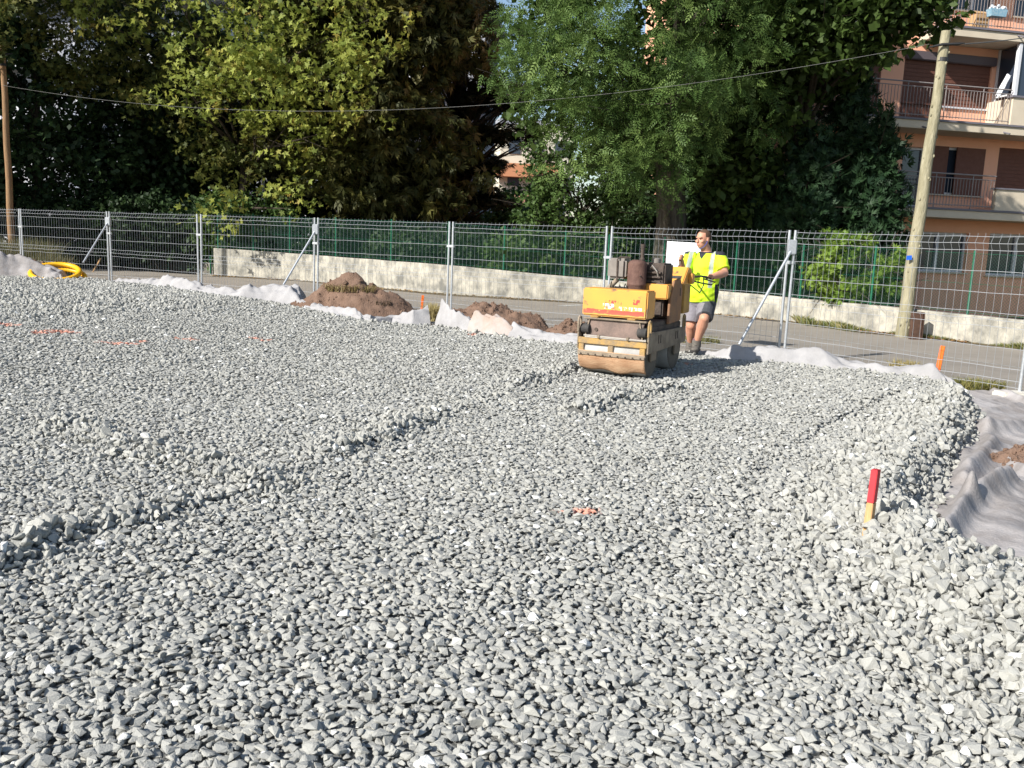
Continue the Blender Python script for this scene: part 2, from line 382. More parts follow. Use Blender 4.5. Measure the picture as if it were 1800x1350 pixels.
def scatter():
    out = []
    def layer(x0, x1, y0, y1, sp, dz, sc, seed):
        r = np.random.default_rng(seed)
        a, b = np.meshgrid(np.arange(x0, x1, sp), np.arange(y0, y1, sp * .866), indexing='ij')
        a = a + (np.arange(b.shape[1]) % 2)[None, :] * sp / 2
        a = a.ravel() + r.uniform(-.36, .36, a.size) * sp; b = b.ravel() + r.uniform(-.36, .36, b.size) * sp
        k = (np.abs(a + .3) < .62 * b + 1.6); a, b = a[k], b[k]
        z, d, lo, _ = hgt(a, b, True)
        k = (d > -.02 - .08 * r.random(len(d)) * lo); a, b, z, d, lo = a[k], b[k], z[k], d[k], lo[k]
        n = len(a); size = sc * (.56 + .62 * r.beta(1.4, 3.4, n) * 1.7) * (1 + .22 * lo)
        tilt = .11 + .98 * lo
        z = z + dz + r.normal(0, .0045, n) * (1 + 1.6 * lo)
        rot = np.stack([r.normal(0, 1, n) * tilt * .9, r.normal(0, 1, n) * tilt * .9, r.uniform(0, 6.283, n)], 1)
        fl_ = .60 + .28 * lo + r.uniform(-.12, .12, n)
        s = np.stack([size * r.uniform(.85, 1.5, n), size * r.uniform(.7, 1.08, n), size * fl_], 1)
        out.append(np.concatenate([np.stack([a, b, z], 1), rot, s, lo[:, None]], 1))
    layer(-5, 6, 1.5, 8, .0335, -.0045, .0248, 1); layer(-5, 6, 1.5, 8, .043, .004, .0268, 2)
    layer(-11, 8, 8, 14, .040, -.005, .0262, 3); layer(-11, 8, 8, 14, .053, .005, .0285, 4)
    layer(-17, 4, 14, 25, .052, -.003, .032, 5); layer(-17, 4, 14, 25, .085, .008, .034, 6)
    return np.concatenate(out)
ST = scatter()
# extra loose stones on ridges and on the berm
_r = np.random.default_rng(77)
_k = (ST[:, 9] > .5) & (_r.random(len(ST)) < .22 * ST[:, 9]) & (ST[:, 1] < 16)
_e = ST[_k].copy(); _e[:, 2] += .024; _e[:, :2] += _r.normal(0, .02, (len(_e), 2)); _e[:, 3:5] = _r.normal(0, 1.2, (len(_e), 2)); _e[:, 6:9] *= 1.12; _e[:, 8] *= 1.15
_q = _r.random((90, 2)); _lo = [(p.x, p.y) for p in (atz(1742, 760), atz(1715, 815), atz(1690, 860), atz(1655, 930), atz(1640, 966))]
_s = ST[:90].copy()
for i_ in range(90):
    t_ = _q[i_, 0] * 3.99; k_ = int(t_); a_, b_ = _lo[k_], _lo[k_ + 1]
    _s[i_, 0] = a_[0] + (b_[0] - a_[0]) * (t_ - k_) + abs(_r.normal(0, .16)); _s[i_, 1] = a_[1] + (b_[1] - a_[1]) * (t_ - k_); _s[i_, 2] = .055
ST = np.concatenate([ST, _e, _s])
# the ones that show largest are objects of their own: the upper stones right in front of the camera
dist = np.sqrt(ST[:, 0] ** 2 + ST[:, 1] ** 2 + (EYE.z - ST[:, 2]) ** 2)
app = ST[:, 6] / dist
dwn = np.array(RM.transposed()); rel = ST[:, :3] - np.array(EYE); cc = rel @ np.array(RM)
pxx = CX + FPX * cc[:, 0] / -cc[:, 2]; pyy = CY - FPX * cc[:, 1] / -cc[:, 2]
vis = (pxx > 15) & (pxx < 1785) & (pyy < 1335) & (pyy > 900)
score = np.where(vis, app * (1 + 6 * (ST[:, 2] - hgt(ST[:, 0], ST[:, 1]))), 0)
big = np.argsort(-score)[:300]
for n_, i in enumerate(big):
    s = ST[i]; o = bpy.data.objects.new('stone', SM[n_ % 12]); COL.objects.link(o); o.parent = bed
    o.location = s[:3]; o.rotation_euler = s[3:6]; o.scale = s[6:9]
STONES = [o for o in bed.children][:12]
ST = np.delete(ST, big, 0)
def instancer(name, ST, protos, parent):
    me = bpy.data.meshes.new(name); n = len(ST); me.vertices.add(n); me.vertices.foreach_set('co', ST[:, :3].astype(np.float32).ravel())
    for nm, sl_ in (('rot', slice(3, 6)), ('scl', slice(6, 9))):
        a = me.attributes.new(nm, 'FLOAT_VECTOR', 'POINT'); a.data.foreach_set('vector', ST[:, sl_].astype(np.float32).ravel())
    a = me.attributes.new('pick', 'INT', 'POINT'); a.data.foreach_set('value', np.random.default_rng(3).integers(0, len(protos), n).astype(np.int32))
    me.materials.append(m_stone)
    o = bpy.data.objects.new(name, me); COL.objects.link(o); o.parent = parent
    g = bpy.data.node_groups.new('spread_stones', 'GeometryNodeTree')
    g.interface.new_socket('Geometry', in_out='INPUT', socket_type='NodeSocketGeometry'); g.interface.new_socket('Geometry', in_out='OUTPUT', socket_type='NodeSocketGeometry')
    N = g.nodes.new; L = g.links
    gi = N('NodeGroupInput'); go = N('NodeGroupOutput'); ip = N('GeometryNodeInstanceOnPoints'); j = N('GeometryNodeJoinGeometry')
    for p in protos:
        q = N('GeometryNodeObjectInfo'); q.inputs['Object'].default_value = p; q.inputs['As Instance'].default_value = True; q.transform_space = 'ORIGINAL'
        L.new(q.outputs['Geometry'], j.inputs[0])
    def at(nm, ty):
        q = N('GeometryNodeInputNamedAttribute'); q.data_type = ty; q.inputs['Name'].default_value = nm; return q.outputs['Attribute']
    e = N('FunctionNodeEulerToRotation'); L.new(at('rot', 'FLOAT_VECTOR'), e.inputs[0])
    L.new(gi.outputs[0], ip.inputs['Points']); L.new(j.outputs[0], ip.inputs['Instance']); ip.inputs['Pick Instance'].default_value = True
    L.new(at('pick', 'INT'), ip.inputs['Instance Index']); L.new(e.outputs[0], ip.inputs['Rotation']); L.new(at('scl', 'FLOAT_VECTOR'), ip.inputs['Scale'])
    L.new(ip.outputs[0], go.inputs[0])
    md = o.modifiers.new('spread', 'NODES'); md.node_group = g
    return tag(o, kind='stuff')
instancer('gravel', ST, STONES, bed)
print('stones', len(ST))

# ------------------------------------------------------------------ concrete wall
m_conc = mat('weathered_concrete', (.17, .165, .145), (.47, .44, .365), .9, 2.9, .7, 40, contrast=.15, stretch=(1, 1, .8))
m_stonewall = mat('old_stone_wall', (.10, .095, .08), (.26, .24, .20), .95, 3, .9, 25)
def wall(name, pts, hs, th, m, z0=-.12, step=.5):
    """pts along the camera-side foot, thickness away from the camera"""
    P = []; H = []
    for i in range(len(pts) - 1):
        n = max(1, int((pts[i + 1] - pts[i]).length / step))
        for k in range(n):
            P.append(pts[i].lerp(pts[i + 1], k / n)); H.append(hs[i] + (hs[i + 1] - hs[i]) * k / n)
    P.append(pts[-1]); H.append(hs[-1]); mb = MB(); vs = []; fs = []
    for i, p in enumerate(P):
        d = (P[min(i + 1, len(P) - 1)] - P[max(i - 1, 0)]).normalized(); n = Vector((-d.y, d.x, 0))
        if n.y < 0: n = -n
        h = H[i] + .008 * random.uniform(-1, 1); b = .015
        for q, z in ((p, z0), (p, h - b), (p + n * b, h), (p + n * (th - b), h), (p + n * th, h - b), (p + n * th, z0)):
            vs.append((q.x, q.y, z))
    k = 6
    for i in range(len(P) - 1):
        for j in range(k - 1): fs.append((i * k + j, (i + 1) * k + j, (i + 1) * k + j + 1, i * k + j + 1))
    fs += [tuple(range(k)), tuple(range((len(P) - 1) * k, len(P) * k))]
    mb.add(vs, fs); return mb.build(name, m)
WP = WB[2:]; WHH = WH[2:]
tag(wall('concrete_wall', WP, WHH, .25, m_conc), 'long low weathered concrete wall running behind the wire fence', 'wall')
lowp = [atz(228, 470, 0), atz(300, 474, 0), atz(374, 482, 0)]
tag(wall('stone_wall', [Vector((-19.5, 34.5, 0))] + lowp, [.55, .45, .42, .40], .22, m_stonewall), 'low dark stone wall left of the concrete wall end', 'wall')

# ------------------------------------------------------------------ temporary wire fence panels
m_galv = mat('galvanised_steel', (.42, .44, .46), (.55, .57, .59), .42, 30, metal=.55, spec=.5)
m_wire = mat('galvanised_wire', (.46, .475, .49), None, .5, metal=.3)
m_concf = mat('concrete_foot', (.5, .47, .41), (.6, .57, .5), .9, 12)
DESC = ['wire fence panel at the far left edge beyond the left wooden pole', 'wire fence panel left of the first brace, in front of the dark bushes', 'wire fence panel behind the yellow coiled conduit',
        'wire fence panel just right of the leftmost brace', 'wire fence panel in front of the wall end', 'wire fence panel behind the large soil heap', 'wire fence panel behind the smaller soil heap',
        'wire fence panel carrying the white sign behind the worker', 'tall near wire fence panel in front of the bright green bush and leaning pole', 'wire fence panel running out of the picture at the right']
HZ = [1.97, 1.885, 1.80, 1.54, 1.28, 1.04, .955, .87, .62, .38, .24, .16, .06]
ti = 0
for i in range(1, len(FN) - 1):
    a = Vector(FN[i] + (0,)); b = Vector(FN[i + 1] + (0,)); d = (b - a); L_ = d.length; d.normalize(); n = Vector((-d.y, d.x, 0))
    if n.y > 0: n = -n
    lab = DESC[min(i - 1, len(DESC) - 1)]
    if i > len(DESC): break
    root = empty('temporary_fence', a, lab, 'fence panel', 'temporary wire fence panels around the site')
    tilt = random.uniform(-.012, .012)
    for s_ in (.05, L_ - .05):
        p = a + d * s_
        MB().tube([p, p + Vector((tilt, 0, 2.0))], .021, 10).build('post', m_galv, root, True, True)
    w = MB(); x0, x1 = .07, L_ - .07; nw = 34
    ph = random.uniform(0, 6)
    def wob(s_): return .012 * math.sin(s_ * 2.1 + ph)
    for k in range(nw + 1):
        s_ = x0 + .03 + (x1 - x0 - .06) * k / nw; q = a + d * s_; of = .045 + random.uniform(-.006, .006)
        pr = [(0.02, 0), (.16, 0), (.20, .02), (.24, 0), (.87, 0), (.955, of * .8), (1.04, 0), (1.80, 0), (1.885, of), (1.97, 0), (2.005, 0)]
        w.tube([q + n * (o_ + wob(s_) * z) + d * (.01 * math.sin(z * 3 + k)) * (random.random() * .5) + Vector((0, 0, z)) for z, o_ in pr], .0024, 3, cap=False)
    for z in HZ:
        of = .045 if z in (1.885,) else (.036 if z == .955 else 0)
        sg = .014 * random.uniform(-.5, 1) * (1 if z > 1.7 else .3)
        w.tube([a + d * (x0 + (x1 - x0) * t / 14) + n * (of + wob(x0 + (x1 - x0) * t / 14) * z) + Vector((0, 0, z - sg * math.sin(math.pi * t / 14) + .004 * math.sin(t * 1.7 + z * 9 + ph))) for t in range(15)], .0032, 4, cap=False)
    w.build('wire_mesh', m_wire, root, True)
    if i > 1:
        p = a + Vector((0, 0, 1.45 if i % 2 else 1.52))
        cl = MB().box(p, (.17, .05, .05), R=Matrix.Rotation(math.atan2(d.y, d.x), 3, 'Z')).build('clamp', m_galv, root, True, bevel=.006)
def brace(fx, fy, i, hz, lab):
    p = Vector(FN[i] + (0,)); f = fx
    r = empty('diagonal_brace', (f[0], f[1], 0), lab, 'brace', 'diagonal fence braces')
    MB().tube([Vector(f), p + Vector((0, -.06, hz))], .021, 10).build('tube', m_galv, r, True, True)
    MB().box(p + Vector((0, -.045, hz + .03)), (.13, .09, .22)).build('hook_plate', m_galv, r, True, bevel=.012)
brace(aty(1299, 606, 12.9), 0, 8, 1.72, 'diagonal steel brace right of the worker')
brace(aty(498, 501, 18.7), 0, 5, 1.72, 'diagonal steel brace left of the large soil heap')
brace(aty(146, 462, 21.9), 0, 3, 1.72, 'diagonal steel brace above the left soil heap')
p = Vector(FN[9] + (0,)); mb = MB().box(p + Vector((0, 0, .065)), (.68, .24, .13), R=Matrix.Rotation(.15, 3, 'Z'))
tag(mb.build('concrete_block', m_concf, bevel=.02), 'pale concrete block foot under the rightmost fence post', 'concrete block')
# white sign tied to the fence
m_white = mat('white_board', (.72, .74, .77), None, .5)
a = Vector(FN[7] + (0,)); b = Vector(FN[8] + (0,)); d = (b - a).normalized(); n = Vector((-d.y, d.x, 0)); n = n if n.y < 0 else -n
def onpanel(px, py, off=.05):
    r_ = ray(px, py); o2 = a + n * off; t = (o2 - EYE).dot(n) / r_.dot(n); return EYE + r_ * t
q = [onpanel(1170, 468), onpanel(1240, 472), onpanel(1243, 428), onpanel(1173, 424)]
mb = MB(); mb.add([*q, *[v - n * .006 for v in q]], [(0, 1, 2, 3), (7, 6, 5, 4), (0, 4, 5, 1), (1, 5, 6, 2), (2, 6, 7, 3), (3, 7, 4, 0)])
sg = empty('sign_board', q[0], 'blank white sign board tied to the fence beside the worker', 'sign')
mb.build('board', m_white, sg, True)
m_tie = mat('black_tie', (.02, .02, .02))
for v in q:
    c = v.lerp((q[0] + q[2]) / 2, .08); MB().tube([c + n * .006, c - n * .055], .006, 6).build('cable_tie', m_tie, sg, True)

# ------------------------------------------------------------------ green chain-link fence standing on the wall
m_green = mat('green_coated_steel', (.012, .10, .055), (.02, .14, .08), .45, 10)
m_greenw = mat('green_wire', (.03, .10, .065), None, .5)
cl_ = empty('chain_link_fence', WP[0], 'green chain link fence with thin posts standing on top of the concrete wall', 'fence')
def topat(px):
    for i in range(len(WALLTOP) - 1):
        x0, x1 = WALLTOP[i][0], WALLTOP[i + 1][0]
        if x0 <= px <= x1:
            t = (px - x0) / (x1 - x0); p = WP[i].lerp(WP[i + 1], t); return Vector((p.x, p.y + .13, WHH[i] * (1 - t) + WHH[i + 1] * t))
for px in (382, 444, 508, 591, 687, 785, 884, 990, 1066, 1163, 1290, 1405, 1530, 1700, 1880):
    q = topat(px)
    MB().tube([q - Vector((0, 0, .05)), q + Vector((0, 0, 1.28))], .022, 8).build('post', m_green, cl_, True, True)
w = MB(); pts = [topat(x) for x in np.linspace(380, 1990, 90)]
cum = [0]
for i in range(1, 90): cum.append(cum[-1] + (pts[i] - pts[i - 1]).length)
def at_s(s_):
    i = int(np.searchsorted(cum, s_)) - 1; i = max(0, min(88, i)); t = (s_ - cum[i]) / (cum[i + 1] - cum[i]); return pts[i].lerp(pts[i + 1], min(1, max(0, t)))
TL = cum[-1]; s_ = -.0
while s_ < TL:
    for sgn in (1, -1):
        pp = [at_s(max(0, min(TL, s_ + sgn * h_ * .95))) + Vector((0, .004 * sgn, .03 + h_)) for h_ in (0, .4, .8, 1.2)]
        w.tube(pp, .0018, 3, cap=False)
    s_ += .062
w.build('wire_mesh', m_greenw, cl_, True)
w = MB()
for h_ in (.05, .62, 1.22): w.tube([q + Vector((0, -.012, h_)) for q in pts[::3]], .003, 4)
w.build('tension_wire', m_green, cl_, True)
# left part, standing at ground level behind the low stone wall
c2 = empty('mesh_fence', (-11.5, 33.4, 0), 'dark green welded mesh fence behind the low stone wall at left', 'fence')
A0, A1 = Vector((-24, 37.5, 0)), Vector((-11.3, 32.9, 0))
for k in range(8):
    q = A0.lerp(A1, k / 7); MB().tube([q, q + Vector((0, 0, 1.75))], .025, 6).build('post', m_green, c2, True, True)
w = MB()
for k in range(200):
    q = A0.lerp(A1, k / 199); w.tube([q + Vector((0, 0, .1)), q + Vector((0, 0, 1.7))], .0035, 3, cap=False)
for z in (.15, .5, .85, 1.2, 1.55, 1.7): w.tube([A0 + Vector((0, 0, z)), A1 + Vector((0, 0, z))], .004, 3)
w.build('wire_mesh', m_greenw, c2, True)

# ------------------------------------------------------------------ geotextile fabric
def fabricmat(name, c, c2, sc=2.5, trans=.0):
    m = mat(name, c, c2, .85, sc, .35, 55, contrast=.16); return m
m_fab = fabricmat('white_geotextile', (.27, .263, .262), (.36, .352, .35))
m_fabd = fabricmat('dusty_geotextile', (.21, .19, .178), (.36, .342, .335), 2.6)
m_fabs = fabricmat('soil_stained_geotextile', (.32, .22, .165), (.40, .37, .35), 1.6)
def fabric_strip(name, px, lab, m, seed, w=.75, step=.025, inner=.1, fold=1., group=None):
    """px: (x, y of the gravel side, z there, crest height, outer reach) ; crumpled band"""
    C = [atz(x, y, z) for x, y, z, h, o in px]; H = [h for *_, h, o in px]; O = [o for *_, o in px]; Z0 = [z for _, _, z, _, _ in px]
    T = []
    for i in range(len(C) - 1):
        n = max(2, int((C[i + 1] - C[i]).length / step))
        for k in range(n):
            t = k / n; ts = t
            T.append((C[i].lerp(C[i + 1], t), H[i] + (H[i + 1] - H[i]) * t, O[i] + (O[i + 1] - O[i]) * t, Z0[i] + (Z0[i + 1] - Z0[i]) * t, i + t))
    NW = 34; P = np.zeros((len(T), NW, 3)); cum = 0
    for i, (c, h, o, z0, tt) in enumerate(T):
        d = (T[min(i + 4, len(T) - 1)][0] - T[max(i - 4, 0)][0]).normalized(); n = Vector((-d.y, d.x, 0))
        if i: cum += (T[i][0] - T[i - 1][0]).length
        for j in range(NW):
            v = j / (NW - 1); reach = -inner + (o + inner) * v
            u = cum; 
            wx = u + .25 * vn(u * 1.3, v * 2.5, seed + 5); 
            f1 = abs(float(vn(wx * 3.4 + v * 2.2, v * 1.3 + 3, seed))) * 2 ; f2 = abs(float(vn(wx * 8.5 - v * 4.5, v * 2.5, seed + 1))) * 2; f3 = float(vn(u * 14 + v * 5, v * 7, seed + 2))
            tr = lambda q: abs((q % 1.0) * 2 - 1)
            w2 = float(vn(u * 1.1, v, seed + 3)); f1 = .35 * tr(wx * 1.5 + v * 1.2) + .65 * tr(v * 1.9 - wx * .45 + 1.2 * w2); f2 = .4 * tr(wx * 4.3 + v * 3.1 + w2) + .6 * tr(v * 4.3 + wx * .9 - 2 * w2)
            env = math.sin(math.pi * min(1, max(0, v))) ** .6
            prof = min(1, v / .28) if v < .28 else (1 if v < .5 else max(0, 1 - (v - .5) / .5) ** .8)
            hh = h * (.80 + .55 * float(vn(u * .9, seed * .3, seed + 9)) + .22 * float(vn(u * 3.1, v, seed + 8)))
            dn = max(0, (v - .45) / .55); dn = dn * dn * (3 - 2 * dn)
            z = (z0 + .01 - .07 * (1 - min(1, v / .12))) * (1 - dn) + .015 * dn + 1.85 * hh * prof * (1 - .25 * v) - fold * env * (.13 * f1 + .07 * f2) + .016 * f3 * env + .010 * float(vn(u * 30, v * 16, seed + 6)) * env
            off = .12 * fold * float(vn(u * 2.2, v * 2, seed + 11)) * env
            q = c + n * (reach + off) + d * (.06 * fold * float(vn(u * 3, v * 4, seed + 12)) * env)
            P[i, j] = (q.x, q.y, max(z, .008))
    o_ = grid(name, P, m); return tag(o_, lab, 'fabric sheet', group)
G = 'geotextile sheets around the gravel'
fabric_strip('geotextile_sheet', [(198, 492, .34, .04, .5), (235, 495, .34, .14, .6), (262, 499, .34, .16, .7), (292, 503, .34, .30, .8), (330, 508, .33, .18, .7), (380, 516, .33, .12, .7), (430, 522, .31, .26, .75), (470, 525, .3, .30, .8), (500, 529, .3, .30, .8), (528, 533, .28, .10, .5)],
             'crumpled white fabric from the yellow conduit to the large soil heap', m_fab, 3, group=G)
fabric_strip('geotextile_sheet', [(522, 536, .28, .10, .4), (565, 546, .26, .12, .4), (610, 553, .25, .10, .4), (650, 560, .24, .05, .35), (690, 560, .22, .10, .4), (725, 565, .22, .22, .5), (757, 567, .2, .30, .5)],
             'white fabric tucked along the foot of the large soil heap', m_fab, 13, group=G)
fabric_strip('geotextile_sheet', [(770, 567, .2, .30, .55), (800, 573, .2, .22, .5), (830, 581, .18, .2, .5)],
             'grey folded fabric between the grass clump and stained fabric', m_fab, 29, fold=1.5, group=G)
fabric_strip('geotextile_sheet', [(826, 581, .18, .24, .55), (860, 586, .18, .26, .5), (900, 592, .16, .12, .4)],
             'pinkish soil stained fabric in front of the smaller heap', m_fabs, 37, fold=1.1, group=G)
fabric_strip('geotextile_sheet', [(893, 591, .16, .16, .5), (940, 599, .16, .12, .5), (975, 603, .15, .12, .5), (1010, 606, .15, .12, .5), (1060, 611, .15, .10, .5), (1110, 614, .15, .08, .45)],
             'smooth white fabric ending behind the roller front', m_fab, 41, fold=.7, group=G)
fabric_strip('geotextile_sheet', [(1192, 621, .13, .03, .4), (1230, 625, .13, .07, .5), (1262, 631, .13, .13, .7), (1300, 637, .12, .16, .75), (1345, 641, .12, .20, .8), (1390, 645, .12, .22, .8), (1440, 650, .12, .24, .9), (1475, 654, .12, .17, .8), (1520, 658, .12, .12, .6), (1560, 663, .12, .10, .5), (1600, 666, .12, .12, .5), (1635, 671, .12, .15, .5), (1660, 676, .1, .08, .3), (1690, 692, .06, .02, .25)],
             'bulging white fabric from the worker\'s boots to the orange stake', m_fab, 53, fold=.75, group=G)
fabric_strip('geotextile_sheet', [(-330, 486, .34, .20, 1.2), (-120, 486, .34, .30, 1.4), (-20, 487, .36, .42, 1.5), (30, 488, .36, .40, 1.5), (70, 489, .36, .28, 1.3), (105, 491, .36, .12, .9), (150, 492, .36, .03, .6)],
             'big grey rolled up fabric heap at the left edge', m_fabd, 67, fold=1.5, group=G)
# flat sheet on the right
def seg_r(X, Y, a, b, h, w):
    d, t, s = segd(X, Y, (a.x, a.y), (b.x, b.y)); return h * np.exp(-(d / w) ** 2)
u = np.linspace(0, 1, 230); A, B = np.meshgrid(u, u, indexing='ij')
c00, c10, c11, c01 = [np.array(atz(*q)) for q in ((1555, 930, 0), (1700, 684, 0), (1890, 706, 0), (1860, 1040, 0))]
Pq = ((1 - A) * (1 - B))[..., None] * c00 + (A * (1 - B))[..., None] * c10 + (A * B)[..., None] * c11 + ((1 - A) * B)[..., None] * c01
X, Y = Pq[..., 0], Pq[..., 1]
z = .012 + .03 * (fbm(X * 1.1, Y * 1.1, 61, 4) + .4).clip(0, 2)
for q0, q1, h, w in (((1658, 965), (1700, 905), .13, .06), ((1700, 905), (1768, 862), .13, .07), ((1690, 870), (1740, 800), .10, .07), ((1740, 795), (1722, 760), .07, .07), ((1735, 775), (1800, 762), .10, .10),
                     ((1745, 700), (1815, 722), .07, .05), ((1730, 735), (1790, 725), .04, .05), ((1650, 975), (1745, 998), .06, .03), ((1760, 880), (1810, 990), .02, .1), ((1700, 770), (1690, 850), .05, .06), ((1752, 820), (1800, 850), .08, .05)):
    z = z + seg_r(X, Y, atz(*q0), atz(*q1), h, w)
def tri(q): return np.abs((q % 1.) * 2 - 1)
wq = .5 * fbm(X * .9, Y * .9, 88, 2)
z = z + .028 * tri(X * 1.1 + Y * .7 + wq) + .022 * tri(X * 1.3 - Y * 1.9 + 2 * wq) + .014 * tri(X * 4.1 + Y * 2.2 - 2 * wq) * (vn(X * 1.7, Y * 1.7, 90) + .6) + .010 * tri(X * 3.2 - Y * 5.7 + 3 * wq) * (vn(X * 2.1, Y * 2.1, 91) + .6) + .006 * tri(X * 9 + Y * 4 + 4 * wq) + .004 * vn(X * 22, Y * 22, 92)
Pq[..., 2] = z
tag(grid('geotextile_sheet', Pq, m_fabd), 'broad dusty grey fabric sheet lying right of the gravel edge', 'fabric sheet', G)

# ------------------------------------------------------------------ soil heaps
m_straw = mat('dry_straw', (.20, .16, .06), (.34, .27, .12), .9, 8)
def heap(name, c, rx, ry, h, lab, seed, ang=0, top=None, n=90, cat='soil heap', rough=1., group=None, m=None):
    u = np.linspace(-1.25, 1.25, n); A, B = np.meshgrid(u, u, indexing='ij'); r = np.hypot(A, B)
    base = np.clip(1 - r ** 1.7, 0, None) ** .9
    X = A * rx; Y = B * ry
    nz = fbm(X * 2.2, Y * 2.2, seed, 5); nz2 = np.abs(fbm(X * 5, Y * 5, seed + 3, 3))
    z = h * base * (1 + .5 * nz) + rough * (.085 * nz2 + .045 * vn(X * 16, Y * 16, seed + 7) + .05 * np.clip(vn(X * 8, Y * 8, seed + 9), .1, 1)) * sst(1.2 - r, 0, .5) - .02 - .1 * sst(r, 1., 1.25)
    ca, sa = math.cos(ang), math.sin(ang)
    P = np.stack([X * ca - Y * sa, X * sa + Y * ca, z], -1)
    root = empty(name, c, lab, cat, group)
    grid('mound', P, m or m_soil, root)
    mb = MB(); r_ = random.Random(seed)
    for _ in range(300):
        a_ = r_.uniform(0, 6.28); q = r_.random() ** .6 * 1.05
        x, y = q * math.cos(a_), q * math.sin(a_)
        i, j = int((x + 1.25) / 2.5 * (n - 1)), int((y + 1.25) / 2.5 * (n - 1)); s = r_.uniform(.012, .032) * (1.9 if r_.random() < .12 else 1)
        v = Vector(P[i, j]); mb.ell(v, (s, s * r_.uniform(.6, 1), s * r_.uniform(.5, .9)), Euler((r_.random() * 3, r_.random() * 3, 0)).to_matrix(), 5, 3)
    tag(mb.build('clods', m or m_soil, root), kind='stuff')
    return root, P
GH = 'spoil heaps along the fence'
h1, P1 = heap('soil_heap', (atz(636, 556, 0).x, 17.25, 0), 1.6, .75, .70, 'large red brown soil heap topped with dry turf', 5, group=GH)
h2, P2 = heap('soil_heap', (atz(868, 572, 0).x, 16.0, 0), 1.15, .65, .60, 'smaller red brown soil heap left of the roller', 8, group=GH)
heap('soil_heap', (atz(985, 580, 0).x, 14.6, 0), .62, .5, .36, 'low tongue of soil behind the roller front edge', 9, n=60, group=GH)
heap('soil_heap', (atz(160, 500, 0).x, 21.9, 0), 1.1, .6, .62, 'dark soil heap under the leftmost brace', 10, group=GH)
heap('soil_heap', (atz(245, 500, 0).x, 21.3, 0), .45, .35, .34, 'tiny soil heap just behind the white fabric crest', 12, n=50, group=GH)
heap('soil_heap', (atz(1840, 710, 0).x, 9.6, 0), 1.0, .5, .12, 'thin spread of soil by the rightmost fence foot', 11, n=60, group=GH)
heap('soil_heap', (atz(1830, 830, 0).x, 6.9, 0), .55, .5, .24, 'brown soil showing through the torn fabric at right', 14, n=60, group=GH)
def tuft(name, c, R_, n, h, lab, cat='grass clump', seed=0, cols=((.32, .26, .11), (.50, .42, .20)), spread=.9, group=None, wid=.006, ry=None):
    r = np.random.default_rng(seed); ry = ry or R_
    a = r.uniform(0, 6.283, n); q = np.sqrt(r.random(n)); x, y = q * np.cos(a) * R_, q * np.sin(a) * ry
    hh = h * r.uniform(.4, 1.1, n); dx, dy = r.normal(0, spread, n) * hh * .6, r.normal(0, spread, n) * hh * .6
    b = r.uniform(0, 6.283, n); wx, wy = np.cos(b) * wid, np.sin(b) * wid
    V = np.zeros((n, 5, 3)); V[:, 0] = np.stack([x - wx, y - wy, 0 * x], 1); V[:, 1] = np.stack([x + wx, y + wy, 0 * x], 1)
    V[:, 2] = np.stack([x + dx * .4 + wx * .8, y + dy * .4 + wy * .8, hh * .65], 1); V[:, 3] = np.stack([x + dx * .4 - wx * .8, y + dy * .4 - wy * .8, hh * .65], 1)
    V[:, 4] = np.stack([x + dx, y + dy, hh * (1 - .25 * np.minimum(1, np.hypot(dx, dy) / (hh + .01)))], 1)
    F = np.zeros((n, 3, 3), int); o5 = (np.arange(n) * 5)[:, None]
    F[:, 0] = o5 + [0, 1, 2]; F[:, 1] = o5 + [0, 2, 3]; F[:, 2] = o5 + [3, 2, 4]
    me = fastmesh(name, V.reshape(-1, 3), F.reshape(-1, 3), 3, False, np.repeat(r.random(n), 5))
    o = link(name, me, None, leafmat(name + '_blades', cols, .3)); o.location = c
    return tag(o, lab, cat, group)
tuft('turf_clump', Vector(h1.location) + Vector((-.0, -.05, .58)), .55, 1500, .17, 'dry matted turf crowning the large soil heap', seed=1, ry=.25, cols=((.16, .10, .05), (.34, .27, .12), (.24, .20, .08)))
tuft('turf_clump', Vector(h1.location) + Vector((.62, -.25, .36)), .22, 260, .12, 'dark root clump on the right shoulder of the large heap', seed=2, cols=((.05, .035, .02), (.12, .09, .05)))
tuft('turf_clump', atz(762, 564, .12), .14, 700, .36, 'upright straw clump poking between two white fabrics', seed=3, spread=.5)
tuft('grass_clump', atz(1588, 652, .0) , .20, 420, .20, 'dry straw clump behind the fabric, left of the orange stake', seed=4)
tuft('grass_clump', atz(1715, 690, .0), .34, 1500, .20, 'yellow green grass clump right of the orange stake', seed=5, cols=((.20, .18, .05), (.32, .28, .10), (.10, .14, .03)), ry=.22)
tuft('grass_clump', atz(1222, 612, .0) + Vector((.15, 1.0, 0)), .5, 700, .14, 'thin roadside grass behind the worker\'s boots', seed=6, cols=((.16, .16, .06), (.28, .25, .11)), ry=.3)
